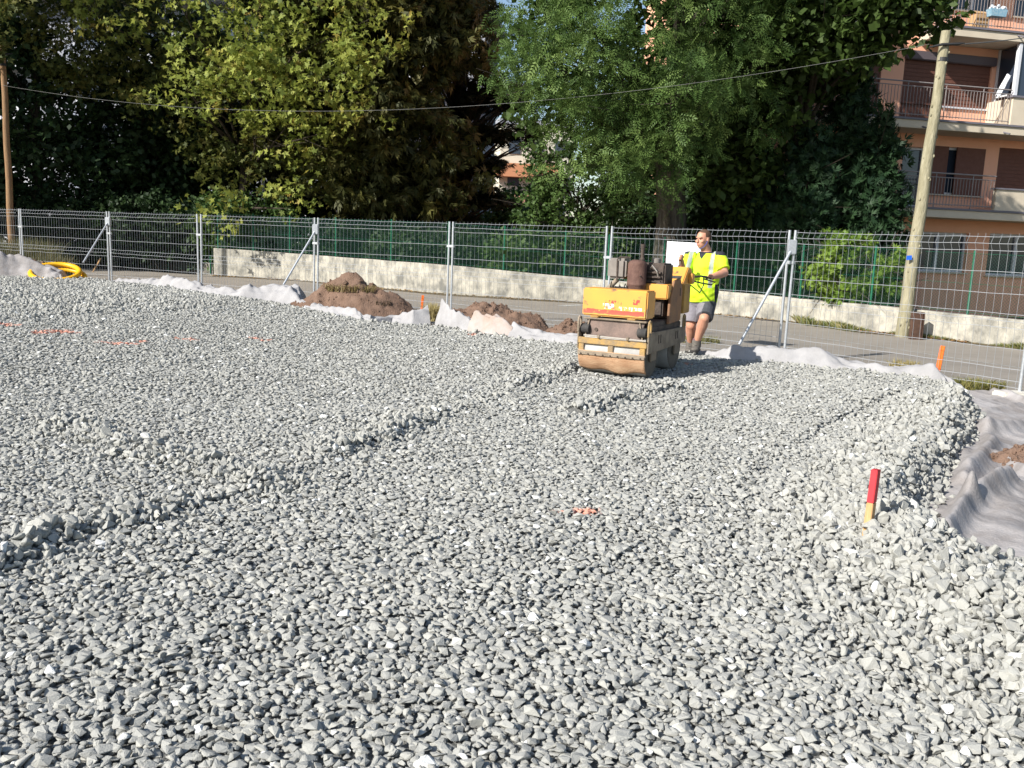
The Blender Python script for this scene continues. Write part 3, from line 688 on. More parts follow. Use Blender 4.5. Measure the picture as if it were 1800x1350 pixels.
# verge along the wall foot (nobody could count it)
def verge(name, pts, n, h, wid, cols, lab, seed, kindname='grass', leaf=False):
    r = np.random.default_rng(seed); pp = [Vector((p.x, p.y)) for p in pts]; V = []; 
    k = r.random(n) * (len(pp) - 1); i = k.astype(int).clip(0, len(pp) - 2); t = k - i
    px = np.array([p.x for p in pp]); py = np.array([p.y for p in pp])
    dens = vn(k * 2.7, k * 0, seed)
    x = px[i] + (px[i + 1] - px[i]) * t; y = py[i] + (py[i + 1] - py[i]) * t - np.abs(r.normal(0, wid, n)) * (1 + 2 * dens.clip(-.3, .5)) + .06
    hh = h * r.uniform(.3, 1.1, n) * (1 + 1.6 * dens); b = r.uniform(0, 6.283, n); w_ = .006 if not leaf else .035; wx, wy = np.cos(b) * w_, np.sin(b) * w_
    Vv = np.zeros((n, 4, 3)); dx, dy = r.normal(0, .5, n) * hh, r.normal(0, .5, n) * hh
    if leaf:
        zz = .012 + r.random(n) * .03; Vv[:, 0] = np.stack([x - wx, y - wy, zz], 1); Vv[:, 1] = np.stack([x + wy, y - wx, zz + .01], 1); Vv[:, 2] = np.stack([x + wx, y + wy, zz + r.random(n) * .03], 1); Vv[:, 3] = np.stack([x - wy, y + wx, zz + .015], 1)
    else:
        Vv[:, 0] = np.stack([x - wx, y - wy, 0 * x], 1); Vv[:, 1] = np.stack([x + wx, y + wy, 0 * x], 1); Vv[:, 2] = np.stack([x + dx + wx * .3, y + dy, hh], 1); Vv[:, 3] = np.stack([x + dx * .4 - wx, y + dy * .4, hh * .6], 1)
    me = fastmesh(name, Vv.reshape(-1, 3), np.arange(4 * n).reshape(-1, 4), 4, False, np.repeat(r.random(n), 4))
    return tag(link(name, me, None, leafmat(name + '_m', cols, .25)), lab, kindname, kind='stuff')
verge('verge_grass', WP[9:15], 9000, .13, .14, ((.07, .12, .03), (.20, .20, .07), (.28, .24, .11)), 'green and straw coloured grass along the right wall foot', 5)
verge('fallen_leaves', WP[0:10], 900, .1, .22, ((.30, .16, .06), (.36, .24, .10), (.20, .12, .06)), 'dry fallen leaves scattered along the wall foot', 6, 'leaves', True)
verge('fallen_leaves', WP[9:13], 500, .1, .14, ((.40, .20, .10), (.36, .24, .10), (.20, .10, .05)), 'rusty fallen leaves by the wall behind the brace', 7, 'leaves', True)
tag(grid('verge_soil', np.array([[(p.x, p.y - .28 - .1 * math.sin(i * 2.), .006), (p.x, p.y + .03, .03)] for i, p in enumerate(WP)]), mat('leaf_litter', (.07, .055, .03), (.15, .12, .07), .95, 9)), kind='structure')

# ------------------------------------------------------------------ survey stakes
m_org = mat('orange_paint', (.80, .17, .02), (.68, .12, .015), .55, 14); m_red = mat('red_paint', (.55, .035, .045), (.45, .03, .04), .6, 20)
m_wood = mat('raw_timber', (.42, .24, .10), (.56, .35, .17), .8, 20, stretch=(4, 4, .5))
def stake(b, t, w, lab, cols, name='survey_stake'):
    r = empty(name, b, lab, 'stake'); d = t - b; L_ = d.length; q = d.to_track_quat('Z', 'X').to_matrix().to_4x4(); M = q
    for (s0, s1, m, nm) in cols:
        mb = MB(); h0, h1 = s0 * L_, s1 * L_; w2 = w * .5 * (1 if s1 < 1 else .98)
        o_ = MB().box((0, 0, (h0 + h1) / 2), (w * 1.15, w * .62, h1 - h0), M=M).build(nm, m, r, bevel=.003)
    return r
b0 = atz(1646, 664, .10); t0 = aty(1657.5, 608, b0.y - .02); stake(b0 - (t0 - b0) * .2, t0, .052, 'bright orange stake at the far right corner of the gravel', [(0, 1, m_org, 'shaft')])
b0 = atz(1524, 941, .26); t0 = aty(1540, 825, b0.y + .03); stake(b0 - (t0 - b0) * .25, t0, .055, 'wooden stake with red painted top in the near gravel', [(0, .6, m_wood, 'bare_shaft'), (.6, 1, m_red, 'painted_top')])
b0 = atz(741, 545, .1); t0 = aty(743.5, 519, b0.y); stake(b0, t0, .045, 'small orange stake beside the large soil heap', [(0, 1, m_org, 'shaft')])
b0 = atz(170, 466, .5); t0 = aty(177, 454, b0.y); stake(b0 - (t0 - b0), t0, .03, 'small pale stake in the left soil heap', [(0, 1, m_wood, 'shaft')])

# ------------------------------------------------------------------ yellow conduit coil
m_yel = mat('yellow_plastic', (.85, .46, .02), (.78, .40, .015), .4, 5)
cc_ = Vector(aty(97, 476, 21.2)); cc_.z = .44
root = empty('conduit_coil', cc_, 'coil of yellow corrugated conduit lying on the gravel edge at left', 'pipe coil')
for lp, (rr, dz, sh) in enumerate(((.52, .06, 0), (.56, -.07, .08))):
    mb = MB(); N_ = 96; pts = []; rad = []
    for k in range(N_):
        th = 2 * math.pi * k / N_
        pts.append((rr * math.cos(th) + sh, rr * 1.0 * math.sin(th), dz + .16 * math.sin(th) - .05 * math.cos(th))); rad.append(.058 + (.006 if k % 2 else -.004))
    mb.tube(pts, rad, 10, closed=True); mb.build('loop', m_yel, root, smooth=True)

# ------------------------------------------------------------------ wooden poles and cable
m_pole = mat('greenish_pole_wood', (.20, .18, .11), (.345, .315, .215), .85, 4, 1.0, 14, stretch=(3, 3, .6))
m_pole2 = mat('brown_pole_wood', (.19, .11, .055), (.30, .185, .095), .85, 5, .5, 30, stretch=(3, 3, .5))
m_cable = mat('grey_cable', (.17, .17, .16), None, .6); m_dkm = mat('dark_steel', (.03, .03, .03), None, .5)
def pole(base, top, r0, r1, lab, m):
    r = empty('utility_pole', base, lab, 'pole'); N_ = 14
    pts = [base.lerp(top, k / N_) + Vector((.012 * math.sin(k * 1.3), 0, 0)) for k in range(N_ + 1)]; pts[0] = base - (top - base) * .04
    MB().tube(pts, [r0 + (r1 - r0) * k / N_ for k in range(N_ + 1)], 14).build('shaft', m, r, True, True)
    d = (top - base).normalized(); q = top - d * .55
    MB().tube([q - d * .04, q + d * .04], r1 * 1.12, 14).build('steel_band', m_dkm, r, True, True)
    hk = top - d * .28 + Vector((0, -r1 * 1.05, 0))
    MB().tube([hk + Vector((-.35, 0, -.06)), hk + Vector((-.1, -.03, .0)), hk + Vector((.2, -.02, .02)), hk + Vector((.35, 0, .05))], [.012, .03, .03, .012], 6).build('cable_clamp', m_dkm, r, True, True)
    return r, hk
pb = atz(1585, 592, 0); pt = aty(1664, 55, pb.y + .05)
pr, hk = pole(pb, pt, .142, .094, 'tall greenish wooden pole leaning right before the orange building', m_pole)
bt = aty(1598, 453, pb.y - .15)
MB().box(bt, (.11, .012, .09), R=Matrix.Rotation(-.1, 3, 'Y')).build('blue_tag', mat('blue_tag', (.02, .12, .6), None, .5), pr, True)
lb = Vector((atz(22, 425, 0).x * .0 + aty(20, 420, 27.5).x, 27.5, 0)); lt = aty(4, 80, 27.6)
pl_, hk2 = pole(lb, lt, .105, .08, 'thin brown wooden pole at the left edge', m_pole2)
pst = atz(1607, 596, 0)
mb = MB(); kr = random.Random(5)
for k in range(26):
    q = pb.lerp(pt, kr.uniform(.03, .95)); rr = .142 + (.094 - .142) * ((q - pb).length / (pt - pb).length); a_ = kr.uniform(3.2, 6.2); c_ = q + Vector((math.cos(a_) * rr, math.sin(a_) * rr, 0))
    mb.ell(c_, (.022, .022, .035), None, 7, 5)
tag(mb.build('knots', m_pole, pr, True, True), kind='stuff')
mb = MB().box((0, 0, .25), (.24, .14, .62)); mb.box((.06, -.075, .25), (.025, .03, .60))
o_ = mb.build('wooden_post', mat('dark_creosote_wood', (.05, .03, .022), (.11, .06, .04), .9, 12), bevel=.01); o_.location = (pst.x, pst.y - .05, 0)
tag(o_, 'short dark wooden post stub beside the leaning pole foot', 'post')
def cable(p0, p1, sag, lab, n=40, r=.0036, through=None):
    pts = []
    for k in range(n + 1):
        t = k / n; q = p0.lerp(p1, t); q.z -= 4 * sag * t * (1 - t); pts.append(q)
    return tag(MB().tube(pts, r, 5).build('cable', m_cable, smooth=True), lab, 'cable')
kq = aty(600, 190, 24.5)
CAB0 = hk + Vector((-.35, 0, 0)); CAB1 = aty(5, 150, 27.5)
cable(CAB0, CAB1, 1.0, 'long sagging overhead cable crossing in front of the trees')
cable(hk + Vector((.35, 0, .03)), aty(1900, 48, 22), .05, 'short dark overhead cable right of the leaning pole', r=.011)

# ------------------------------------------------------------------ foliage
def T_quad(w=.5): return np.array([(0, 0, 0), (w, .45, .03), (0, 1, -.05), (-w, .45, .03)]), 1
def T_maple():
    q = []
    for a, l in ((0, 1.), (62, .82), (-62, .82), (125, .5), (-125, .5)):
        t = math.radians(a); c, s_ = math.cos(t), math.sin(t)
        for x, y in ((0, 0), (.24 * l, .42 * l), (0, l), (-.24 * l, .42 * l)): q.append((x * c + y * s_, -x * s_ + y * c + .35, .06 * abs(x)))
    return np.array(q) * .62, 5
def T_pinnate():
    q = []
    for i in range(5):
        y = .14 + .17 * i; l = .30 - .02 * i
        for sd in (1, -1):
            for u, w in ((0, 0), (.5, .05), (1, 0), (.5, -.05)): q.append((sd * u * l * .86, y + u * l * .5 + w, -.12 * u * l - .10 * y * y))
    for u, w in ((0, 0), (.45, .055), (1, 0), (.45, -.055)): q.append((w, .88 + u * .26, -.10))
    return np.array(q), 11
def T_spray():
    q = []
    for a, l in ((0, 1.), (38, .75), (-38, .75), (15, .9)):
        t = math.radians(a); c, s_ = math.cos(t), math.sin(t)
        for x, y in ((0, 0), (.09, .5 * l), (0, l), (-.09, .5 * l)): q.append((x * c + y * s_, -x * s_ + y * c, -.12 * y * y))
    return np.array(q), 4
def leaves(name, C, size, tmpl, m, seed, up=.6, droop=0., parent=None, rr=None):
    """C (n,3) leaf anchor positions"""
    r = np.random.default_rng(seed); T, nq = tmpl; n = len(C)
    nr = r.normal(0, 1, (n, 3)); nr /= np.linalg.norm(nr, axis=1)[:, None]; nr = nr * (1 - up) + np.array([0, 0, up]); nr /= np.linalg.norm(nr, axis=1)[:, None]
    d = r.normal(0, 1, (n, 3)); d[:, 2] -= droop * 2; d -= nr * (d * nr).sum(1)[:, None]; d /= np.linalg.norm(d, axis=1)[:, None]
    e = np.cross(d, nr); sz = size * r.uniform(.6, 1.25, n)
    V = C[:, None, :] + (T[None, :, 0, None] * e[:, None, :] + T[None, :, 1, None] * d[:, None, :] + T[None, :, 2, None] * nr[:, None, :]) * sz[:, None, None]
    F = np.arange(n * nq * 4).reshape(-1, 4)
    rn = rr if rr is not None else r.random(n)
    return link(name, fastmesh(name, V.reshape(-1, 3), F, 4, False, np.repeat(rn, nq * 4)), parent, m)
def pxe(px, py, Y, rx, ry, rz): p = aty(px, py, Y); return (p.x, p.y, p.z, rx, ry, rz)
def clusters(E, n, seed, lo=.55, hi=1.05, front=.25):
    r = np.random.default_rng(seed); E = np.array(E, float); w = (E[:, 3] * E[:, 5] + E[:, 4] * E[:, 3]); k = r.choice(len(E), n, p=w / w.sum())
    d = r.normal(0, 1, (n, 3)); d[:, 1] -= front; d /= np.linalg.norm(d, axis=1)[:, None]
    q = r.uniform(lo ** 2, hi ** 2, n) ** .5
    P = E[k, :3] + d * q[:, None] * E[k, 3:6]
    return P[P[:, 2] > .3]
def spread(P, per, rad, seed, flat=.75):
    r = np.random.default_rng(seed); n = len(P); rs = rad * r.uniform(.5, 1.4, n)
    o = r.normal(0, 1, (n, per, 3)); o /= (np.linalg.norm(o, axis=2)[..., None] + 1e-6); o *= r.random((n, per, 1)) ** .45
    o[..., 2] *= flat
    Q = (P[:, None, :] + o * rs[:, None, None]).reshape(-1, 3)
    tone = np.clip(np.repeat(r.random(n), per) * .6 + r.random(n * per) * .4, 0, 1)
    k = Q[:, 2] > .05; return Q[k], tone[k]
m_bark = mat('grey_fissured_bark', (.045, .037, .028), (.14, .12, .095), .95, 5, 1.0, 22, stretch=(2.2, 2.2, .35)); m_barkd = mat('dark_bark', (.03, .024, .018), (.07, .055, .04), .95, 6, 1, 30, stretch=(2, 2, .4))
m_barkp = mat('pale_bark', (.12, .11, .08), (.28, .26, .20), .9, 4)
def wood(name, base, top, r0, r1, P, nl, m, root, seed, twig=.02, lean=(0, 0)):
    """tapering trunk with limbs reaching cluster positions P"""
    r = random.Random(seed); mb = MB(); b, t = Vector(base), Vector(top); N_ = 12; pts = []
    for k in range(N_ + 1):
        q = b.lerp(t, k / N_); q.x += .12 * math.sin(k * .9 + seed) * r0 * 1.2; q.y += .1 * math.cos(k * 1.1 + seed) * r0; pts.append(q)
    fl = [r0 * (1 + .45 * math.exp(-k * 1.6)) + (r1 - r0) * k / N_ for k in range(N_ + 1)]
    mb.tube(pts, fl, 16); o = mb.build('trunk', m, root, True, True)
    mb = MB()
    idx = [r.randrange(len(P)) for _ in range(nl)]
    for i in idx:
        p = Vector(P[i]); k = min(N_, max(2, int(N_ * (p.z - b.z) / max(.1, t.z - b.z) * .7))); s_ = pts[k]
        L_ = (p - s_).length; rr = min(fl[k] * .5, .02 + L_ * .022); mid = s_.lerp(p, .45) + Vector((r.uniform(-.1, .1) * L_, r.uniform(-.1, .1) * L_, .10 * L_))
        mb.tube([s_, s_.lerp(mid, .5) + Vector((0, 0, .03 * L_)), mid, mid.lerp(p, .55), p], [rr, rr * .8, rr * .55, rr * .33, .008], 6)
        for _ in range(2):
            q = p + Vector((r.gauss(0, .5), r.gauss(0, .5), r.gauss(0, .4))); mb.tube([mid.lerp(p, r.random()), q], [.014, .004], 4)
    if nl: mb.build('limbs', m, root, True, True)
    return o
def tree(name, base, lab, cat, E, ncl, per, rad, size, tmpl, m, seed, trunk=None, barkm=None, up=.6, droop=0, group=None, lo=.55, hi=1.05, front=.25, nl=40, flat=.75, inner=None):
    root = empty(name, base, lab, cat, group)
    P = clusters(E, ncl, seed, lo, hi, front); Q, tone = spread(P, per, rad, seed + 1, flat)
    off = np.array(base); 
    o = leaves('crown', Q - off, size, tmpl, m, seed + 2, up, droop, root, tone)
    if trunk: wood(name, trunk[0], trunk[1], trunk[2], trunk[3], P, nl, barkm or m_barkd, root, seed)
    return root, P
MAPLE, PINN, SPRAY_, QD = T_maple(), T_pinnate(), T_spray(), T_quad(.36)
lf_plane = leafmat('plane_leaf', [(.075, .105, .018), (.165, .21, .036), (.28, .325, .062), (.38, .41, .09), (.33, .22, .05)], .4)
lf_plane_shade = leafmat('plane_leaf_shade', [(.035, .05, .012), (.075, .095, .022), (.12, .13, .03), (.15, .12, .025)], .35)  # shaded copy of the plane leaf: crown shade put into the colour
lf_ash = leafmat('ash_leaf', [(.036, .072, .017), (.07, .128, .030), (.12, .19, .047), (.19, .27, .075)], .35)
lf_ash_shade = leafmat('ash_leaf_shade', [(.028, .05, .012), (.052, .088, .018), (.085, .135, .03)], .4)  # shaded copy of the ash leaf, darker to carry the shade inside the crown
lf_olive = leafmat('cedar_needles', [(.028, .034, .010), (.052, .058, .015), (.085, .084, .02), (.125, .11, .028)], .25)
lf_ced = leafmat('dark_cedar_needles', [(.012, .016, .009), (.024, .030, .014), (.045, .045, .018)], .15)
lf_dark = leafmat('evergreen_leaf', [(.012, .026, .010), (.025, .05, .017), (.05, .09, .028)], .3)  # under-canopy shade is put into these very dark leaf colours
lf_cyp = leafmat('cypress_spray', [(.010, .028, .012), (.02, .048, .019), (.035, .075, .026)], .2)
lf_bush = leafmat('bright_cypress_spray', [(.10, .18, .025), (.17, .27, .04), (.25, .34, .06)], .35)
lf_shrub = leafmat('shrub_leaf', [(.03, .06, .015), (.06, .11, .025), (.10, .15, .04)], .3)
lf_dry = leafmat('dry_weed', [(.10, .09, .04), (.18, .16, .08), (.14, .17, .06)], .3)

# ash tree with the broad trunk behind the sign
tb = aty(1172, 500, 25.1); tb.z = 0; tt = aty(1190, 60, 25.0)
E = [pxe(1040, 110, 22.3, 1.9, 1.6, 1.7), pxe(960, 40, 22.6, 1.2, 1.2, 1.3), pxe(930, 130, 22.8, .75, .9, .8), pxe(1160, 60, 21.8, 1.9, 1.7, 1.7), pxe(1080, 230, 22.2, 1.35, 1.2, 1.2), pxe(1150, 300, 22.0, .95, .9, .8), pxe(1010, 200, 22.6, .85, .9, .8),
     pxe(1200, 180, 21.8, 1.2, 1.2, 1.3), pxe(1010, 300, 23, .6, .7, .5), pxe(1230, 240, 22.4, .8, .8, .8), pxe(1290, 70, 22.4, 1.1, 1.1, 1.4), pxe(1360, 30, 22.6, 1., 1., .9), pxe(1310, 190, 23, .8, .9, .7), pxe(930, 60, 23.2, .9, .9, .9), (2.5, 22.0, 9.0, 2.2, 2.2, 1.3), (5.2, 22.8, 9.2, 2.4, 2.2, 1.4), (3.4, 24.4, 10.4, 2.8, 2.4, 1.5)]
ash, Pa = tree('ash_tree', tb, 'big green ash tree with thick grey trunk behind the white sign', 'tree', E, 560, 20, .50, .37, PINN, lf_ash, 11, (tb, tt, .47, .30), m_bark, .45, .5, lo=.5, hi=1.08, nl=46)
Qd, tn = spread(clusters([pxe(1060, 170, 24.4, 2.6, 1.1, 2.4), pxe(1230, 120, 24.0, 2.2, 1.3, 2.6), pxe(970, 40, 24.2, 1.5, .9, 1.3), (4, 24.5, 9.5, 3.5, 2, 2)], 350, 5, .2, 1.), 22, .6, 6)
leaves('inner_foliage', Qd - np.array(tb), .26, QD, lf_ash_shade, 9, .4, .3, ash, tn)
# its dark right-hand neighbour reaching over to the building
tb2 = aty(1400, 480, 24.4); tb2.z = 0
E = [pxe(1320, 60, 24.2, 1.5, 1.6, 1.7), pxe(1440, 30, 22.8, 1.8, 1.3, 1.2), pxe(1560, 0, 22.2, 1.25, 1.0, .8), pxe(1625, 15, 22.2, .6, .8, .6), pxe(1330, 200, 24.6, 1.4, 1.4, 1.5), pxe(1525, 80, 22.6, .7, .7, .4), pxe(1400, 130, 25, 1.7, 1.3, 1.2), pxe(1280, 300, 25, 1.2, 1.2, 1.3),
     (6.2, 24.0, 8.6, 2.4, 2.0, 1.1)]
tree('lime_tree', tb2, 'dark shaded tree between the ash tree and the orange building', 'tree', E, 560, 34, .55, .24, QD, lf_ash_shade, 21, (tb2, aty(1420, 20, 25), .2, .12), m_barkd, .45, .3, lo=.3, nl=40)
# conifers screening the building's left half
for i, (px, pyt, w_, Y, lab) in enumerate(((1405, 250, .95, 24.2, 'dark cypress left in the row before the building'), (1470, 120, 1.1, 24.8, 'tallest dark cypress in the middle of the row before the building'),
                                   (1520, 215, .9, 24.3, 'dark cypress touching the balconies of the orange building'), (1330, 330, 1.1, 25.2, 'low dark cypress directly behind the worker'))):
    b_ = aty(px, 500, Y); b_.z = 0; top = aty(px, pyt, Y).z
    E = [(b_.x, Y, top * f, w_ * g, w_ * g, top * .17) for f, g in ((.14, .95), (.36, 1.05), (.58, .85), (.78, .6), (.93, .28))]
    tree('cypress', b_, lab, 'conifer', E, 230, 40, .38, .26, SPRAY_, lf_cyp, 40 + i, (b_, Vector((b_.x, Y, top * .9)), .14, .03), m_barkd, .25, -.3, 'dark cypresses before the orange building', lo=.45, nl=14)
# bright green young cypress in the sun
b_ = aty(1500, 535, 20.3); b_.z = .1
E = [pxe(1480, 440, 20.3, .45, .4, .42), pxe(1450, 480, 20.3, .42, .35, .40), pxe(1530, 490, 20.3, .5, .4, .42), pxe(1470, 415, 20.3, .22, .22, .25), pxe(1570, 460, 20.4, .28, .25, .35), pxe(1490, 510, 20.2, .75, .4, .28), pxe(1560, 500, 20.3, .32, .3, .4), pxe(1520, 430, 20.4, .2, .2, .2)]
tree('bright_bush', b_, 'sunlit bright green bush behind the wire fence left of the leaning pole', 'bush', E, 150, 26, .17, .13, SPRAY_, lf_bush, 61, (b_, Vector((b_.x, b_.y, 1.6)), .05, .02), m_barkd, .35, .1, lo=.55, nl=30)
# plane tree
tb = aty(430, 470, 34.4); tb.z = 0
E = [pxe(400, 60, 30.9, 2.2, 1.5, 1.98), pxe(540, 70, 30.7, 2.09, 1.5, 1.76), pxe(330, 130, 31.2, 1.43, 1.2, 1.21), pxe(470, 150, 30.7, 1.65, 1.2, 1.21), pxe(580, 150, 30.7, 1.21, 1, 1.21), pxe(650, 60, 31, 1.1, 1, 1.32), pxe(640, 190, 31.2, 0.77, 0.6, 0.66), pxe(560, 230, 31.2, 0.99, 0.8, 0.55),
     pxe(500, 270, 31.4, 0.88, 0.7, 0.44), pxe(480, 330, 31, 0.77, 0.5, 0.605), pxe(520, 350, 30.6, 0.88, 0.5, 0.495), pxe(350, 375, 30.2, 0.385, 0.3, 0.275), pxe(400, 360, 30.8, 0.385, 0.4, 0.33), pxe(460, 210, 31.6, 0.88, 0.8, 0.55), pxe(200, 30, 31.9, 1.32, 1.2, 0.99), pxe(390, 395, 30.3, 0.385, 0.3, 0.22)]
pl2, Pp = tree('plane_tree', tb, 'plane tree with sunlit yellow green lobed leaves above the fence', 'tree', E, 300, 16, .58, .27, MAPLE, lf_plane, 71, (tb, aty(425, 20, 33.9), .17, .09), m_barkd, .35, .25, lo=.55, hi=1.28, nl=20)
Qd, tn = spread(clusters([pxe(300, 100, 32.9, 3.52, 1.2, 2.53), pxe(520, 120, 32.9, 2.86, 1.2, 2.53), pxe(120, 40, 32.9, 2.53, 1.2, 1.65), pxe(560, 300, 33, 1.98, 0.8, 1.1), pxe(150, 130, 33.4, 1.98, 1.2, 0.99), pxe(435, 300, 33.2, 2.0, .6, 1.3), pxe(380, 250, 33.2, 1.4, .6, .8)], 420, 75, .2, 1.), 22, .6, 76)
leaves('inner_foliage', Qd - np.array(tb), .26, MAPLE, lf_plane_shade, 77, .4, .3, pl2, tn)
Qd, tn = spread(clusters([(-11, 32, 12.2, 3.4, 2.4, 1.6), (-5, 32.4, 12.4, 3.2, 2.4, 1.6), (-17, 31, 12, 3, 3, 2.2), (-22, 30, 11.5, 3, 3, 2.4)], 300, 78, .3, 1.), 40, .7, 79)  # unseen crown mass added above the frame to shade the trees behind
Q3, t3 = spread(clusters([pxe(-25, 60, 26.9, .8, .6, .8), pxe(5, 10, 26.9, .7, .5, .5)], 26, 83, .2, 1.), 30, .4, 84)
leaves('low_foliage', Q3 - np.array(tb), .22, MAPLE, lf_plane_shade, 85, .4, .3, pl2, t3)
leaves('added_shade_foliage', Qd - np.array(tb), .42, QD, lf_plane_shade, 80, .4, .3, pl2, tn)
# olive brown weeping conifer in the middle
tb = aty(690, 440, 35.5); tb.z = 0
E = [pxe(660, 30, 34, 3.2, 2, 2.0), pxe(760, 60, 34.5, 2.2, 2, 1.9), pxe(640, 180, 34, 2.8, 1.8, 1.8), pxe(720, 250, 34.3, 2.4, 1.8, 1.8), pxe(620, 300, 34, 1.6, 1.6, 1.6), pxe(780, 320, 34.6, 1.6, 1.4, 1.2), pxe(690, 345, 34, 2.3, 1.6, .9), pxe(540, 200, 35, 2.2, 1.6, 3.2), (-6, 34, 11, 4.5, 3, 2.5)]
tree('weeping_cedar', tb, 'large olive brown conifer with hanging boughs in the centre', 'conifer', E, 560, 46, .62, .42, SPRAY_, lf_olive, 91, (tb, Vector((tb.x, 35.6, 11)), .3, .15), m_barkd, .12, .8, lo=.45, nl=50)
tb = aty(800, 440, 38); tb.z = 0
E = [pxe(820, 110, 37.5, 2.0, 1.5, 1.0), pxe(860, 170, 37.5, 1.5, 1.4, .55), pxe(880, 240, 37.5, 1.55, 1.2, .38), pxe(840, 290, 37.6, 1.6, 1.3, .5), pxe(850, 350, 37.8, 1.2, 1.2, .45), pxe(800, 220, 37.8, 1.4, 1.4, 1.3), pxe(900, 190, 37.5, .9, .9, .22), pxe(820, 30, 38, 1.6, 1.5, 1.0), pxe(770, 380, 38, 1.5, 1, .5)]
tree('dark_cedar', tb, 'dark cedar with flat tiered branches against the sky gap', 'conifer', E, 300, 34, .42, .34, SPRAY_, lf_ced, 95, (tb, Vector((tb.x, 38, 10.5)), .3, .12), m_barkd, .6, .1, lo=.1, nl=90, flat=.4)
# shrubs left of the ash trunk
tb = aty(1010, 485, 26.8); tb.z = 0
E = [pxe(960, 300, 27.0, .75, .8, .6), pxe(990, 350, 26.9, 1.05, .9, 1.05), pxe(1060, 380, 26.8, 1.15, .9, 1.1), pxe(940, 380, 27.0, .6, .6, .8), pxe(1010, 440, 26.7, 1.7, .8, .9), pxe(1100, 430, 26.7, .8, .8, .9), pxe(945, 265, 27, .35, .4, .35), pxe(1080, 300, 27, 1., .9, .9)]
tree('elder_shrub', tb, 'tall leafy green shrub left of the ash trunk behind the wall', 'shrub', E, 300, 40, .33, .13, QD, lf_shrub, 101, (tb, Vector((tb.x, 27.0, 3.2)), .07, .03), m_barkd, .4, .2, lo=.45, nl=50)
for i, (px, py, Y, rx, rz, lab, m_) in enumerate(((300, 400, 33.5, 3.0, 1.3, 'dark low shrub behind the wall end', lf_dark), (620, 430, 33, 2.6, .9, 'dark shrub under the olive conifer', lf_dark), (100, 400, 33.5, 3.6, 1.5, 'dark green shrub left behind the mesh fence', lf_dark),
        (430, 395, 33.0, 1.7, 1.3, 'shrub with yellowing leaves at the wall end', lf_shrub), (780, 440, 31, 2.6, .7, 'dark shrub behind the wall left of the sky gap', lf_dark), (1270, 470, 24.5, 1.4, .9, 'dark shrub right of the ash trunk', lf_dark), (920, 450, 27, 1.0, .7, 'sunlit low shrub left of the elder', lf_shrub), (1660, 470, 24.0, .0, .0, '', None))):
    if not lab: continue
    p = aty(px, py, Y); b_ = Vector((p.x, Y, 0))
    E = [(p.x + rx * k * .5, Y + .2 * k, max(rz * .8, p.z) - .15 * abs(k), rx * .6, .9, rz) for k in (-1, 0, 1)]
    tree('garden_shrub', b_, lab, 'shrub', E, 120 + int(rx * 40), 40, .38, .16, QD, m_, 120 + i * 3, (b_, Vector((p.x, Y, 1.2)), .06, .02), m_barkd, .4, .1, 'shrubs behind the wall', lo=.4, nl=12)
for i, (px, Y, w_, h_, lab) in enumerate(((885, 46, 1.9, 4.0, 'green garden tree low in the gap left of the ash tree'), (955, 50, 1.7, 4.3, 'green garden tree low in the gap right beside the elder shrub'), (915, 58, 2.6, 5.2, 'farther green tree in the gap in front of the distant houses'))):
    p = aty(px, 430, Y); b_ = Vector((p.x, Y, 0)); E = [(p.x, Y, h_ * f, w_ * g, w_ * g, h_ * .24) for f, g in ((.3, .9), (.55, 1.), (.8, .6))]
    tree('garden_tree', b_, lab, 'tree', E, 150, 36, .5, .24, QD, lf_shrub, 240 + i * 3, (b_, Vector((p.x, Y, h_ * .8)), .1, .04), m_barkd, .4, .1, 'garden trees in the gap', lo=.4, nl=10)
# evergreen trees on the left and behind
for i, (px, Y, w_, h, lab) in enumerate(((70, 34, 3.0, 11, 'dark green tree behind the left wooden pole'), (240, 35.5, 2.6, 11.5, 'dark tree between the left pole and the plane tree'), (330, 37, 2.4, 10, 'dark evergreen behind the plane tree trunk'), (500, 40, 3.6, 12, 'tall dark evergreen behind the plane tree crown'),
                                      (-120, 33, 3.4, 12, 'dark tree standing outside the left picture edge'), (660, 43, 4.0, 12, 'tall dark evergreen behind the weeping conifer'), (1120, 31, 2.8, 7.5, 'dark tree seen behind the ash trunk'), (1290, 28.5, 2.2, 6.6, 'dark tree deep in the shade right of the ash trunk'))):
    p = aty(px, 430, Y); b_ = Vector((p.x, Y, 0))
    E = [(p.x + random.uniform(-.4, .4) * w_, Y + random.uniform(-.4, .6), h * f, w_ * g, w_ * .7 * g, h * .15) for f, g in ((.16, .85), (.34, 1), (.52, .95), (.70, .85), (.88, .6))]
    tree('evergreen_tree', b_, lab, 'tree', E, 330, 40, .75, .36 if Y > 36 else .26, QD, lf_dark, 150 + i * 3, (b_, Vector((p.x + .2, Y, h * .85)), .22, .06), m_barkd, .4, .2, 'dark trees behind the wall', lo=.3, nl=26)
for i, (x, y, h, w_, lab) in enumerate(((-25, 31.5, 14, 4, 'unseen shade tree added beyond the left edge nearer the camera'), (-31, 27, 15, 5.5, 'unseen shade tree added farthest to the left beyond the picture edge'))):  # unseen trees, added to cast shade on the left trees
    E = [(x + random.uniform(-1, 1), y + random.uniform(-1, 1), h * f, w_ * g, w_ * g, h * .16) for f, g in ((.4, .9), (.6, 1.05), (.8, .8))]
    tree('added_shade_tree', (x, y, 0), lab, 'tree', E, 330, 40, .9, .42, QD, lf_plane_shade, 190 + i * 3, (Vector((x, y, 0)), Vector((x, y, h * .8)), .3, .1), m_barkd, .4, .2, 'unseen shade trees added left of the picture', lo=.3, nl=20)
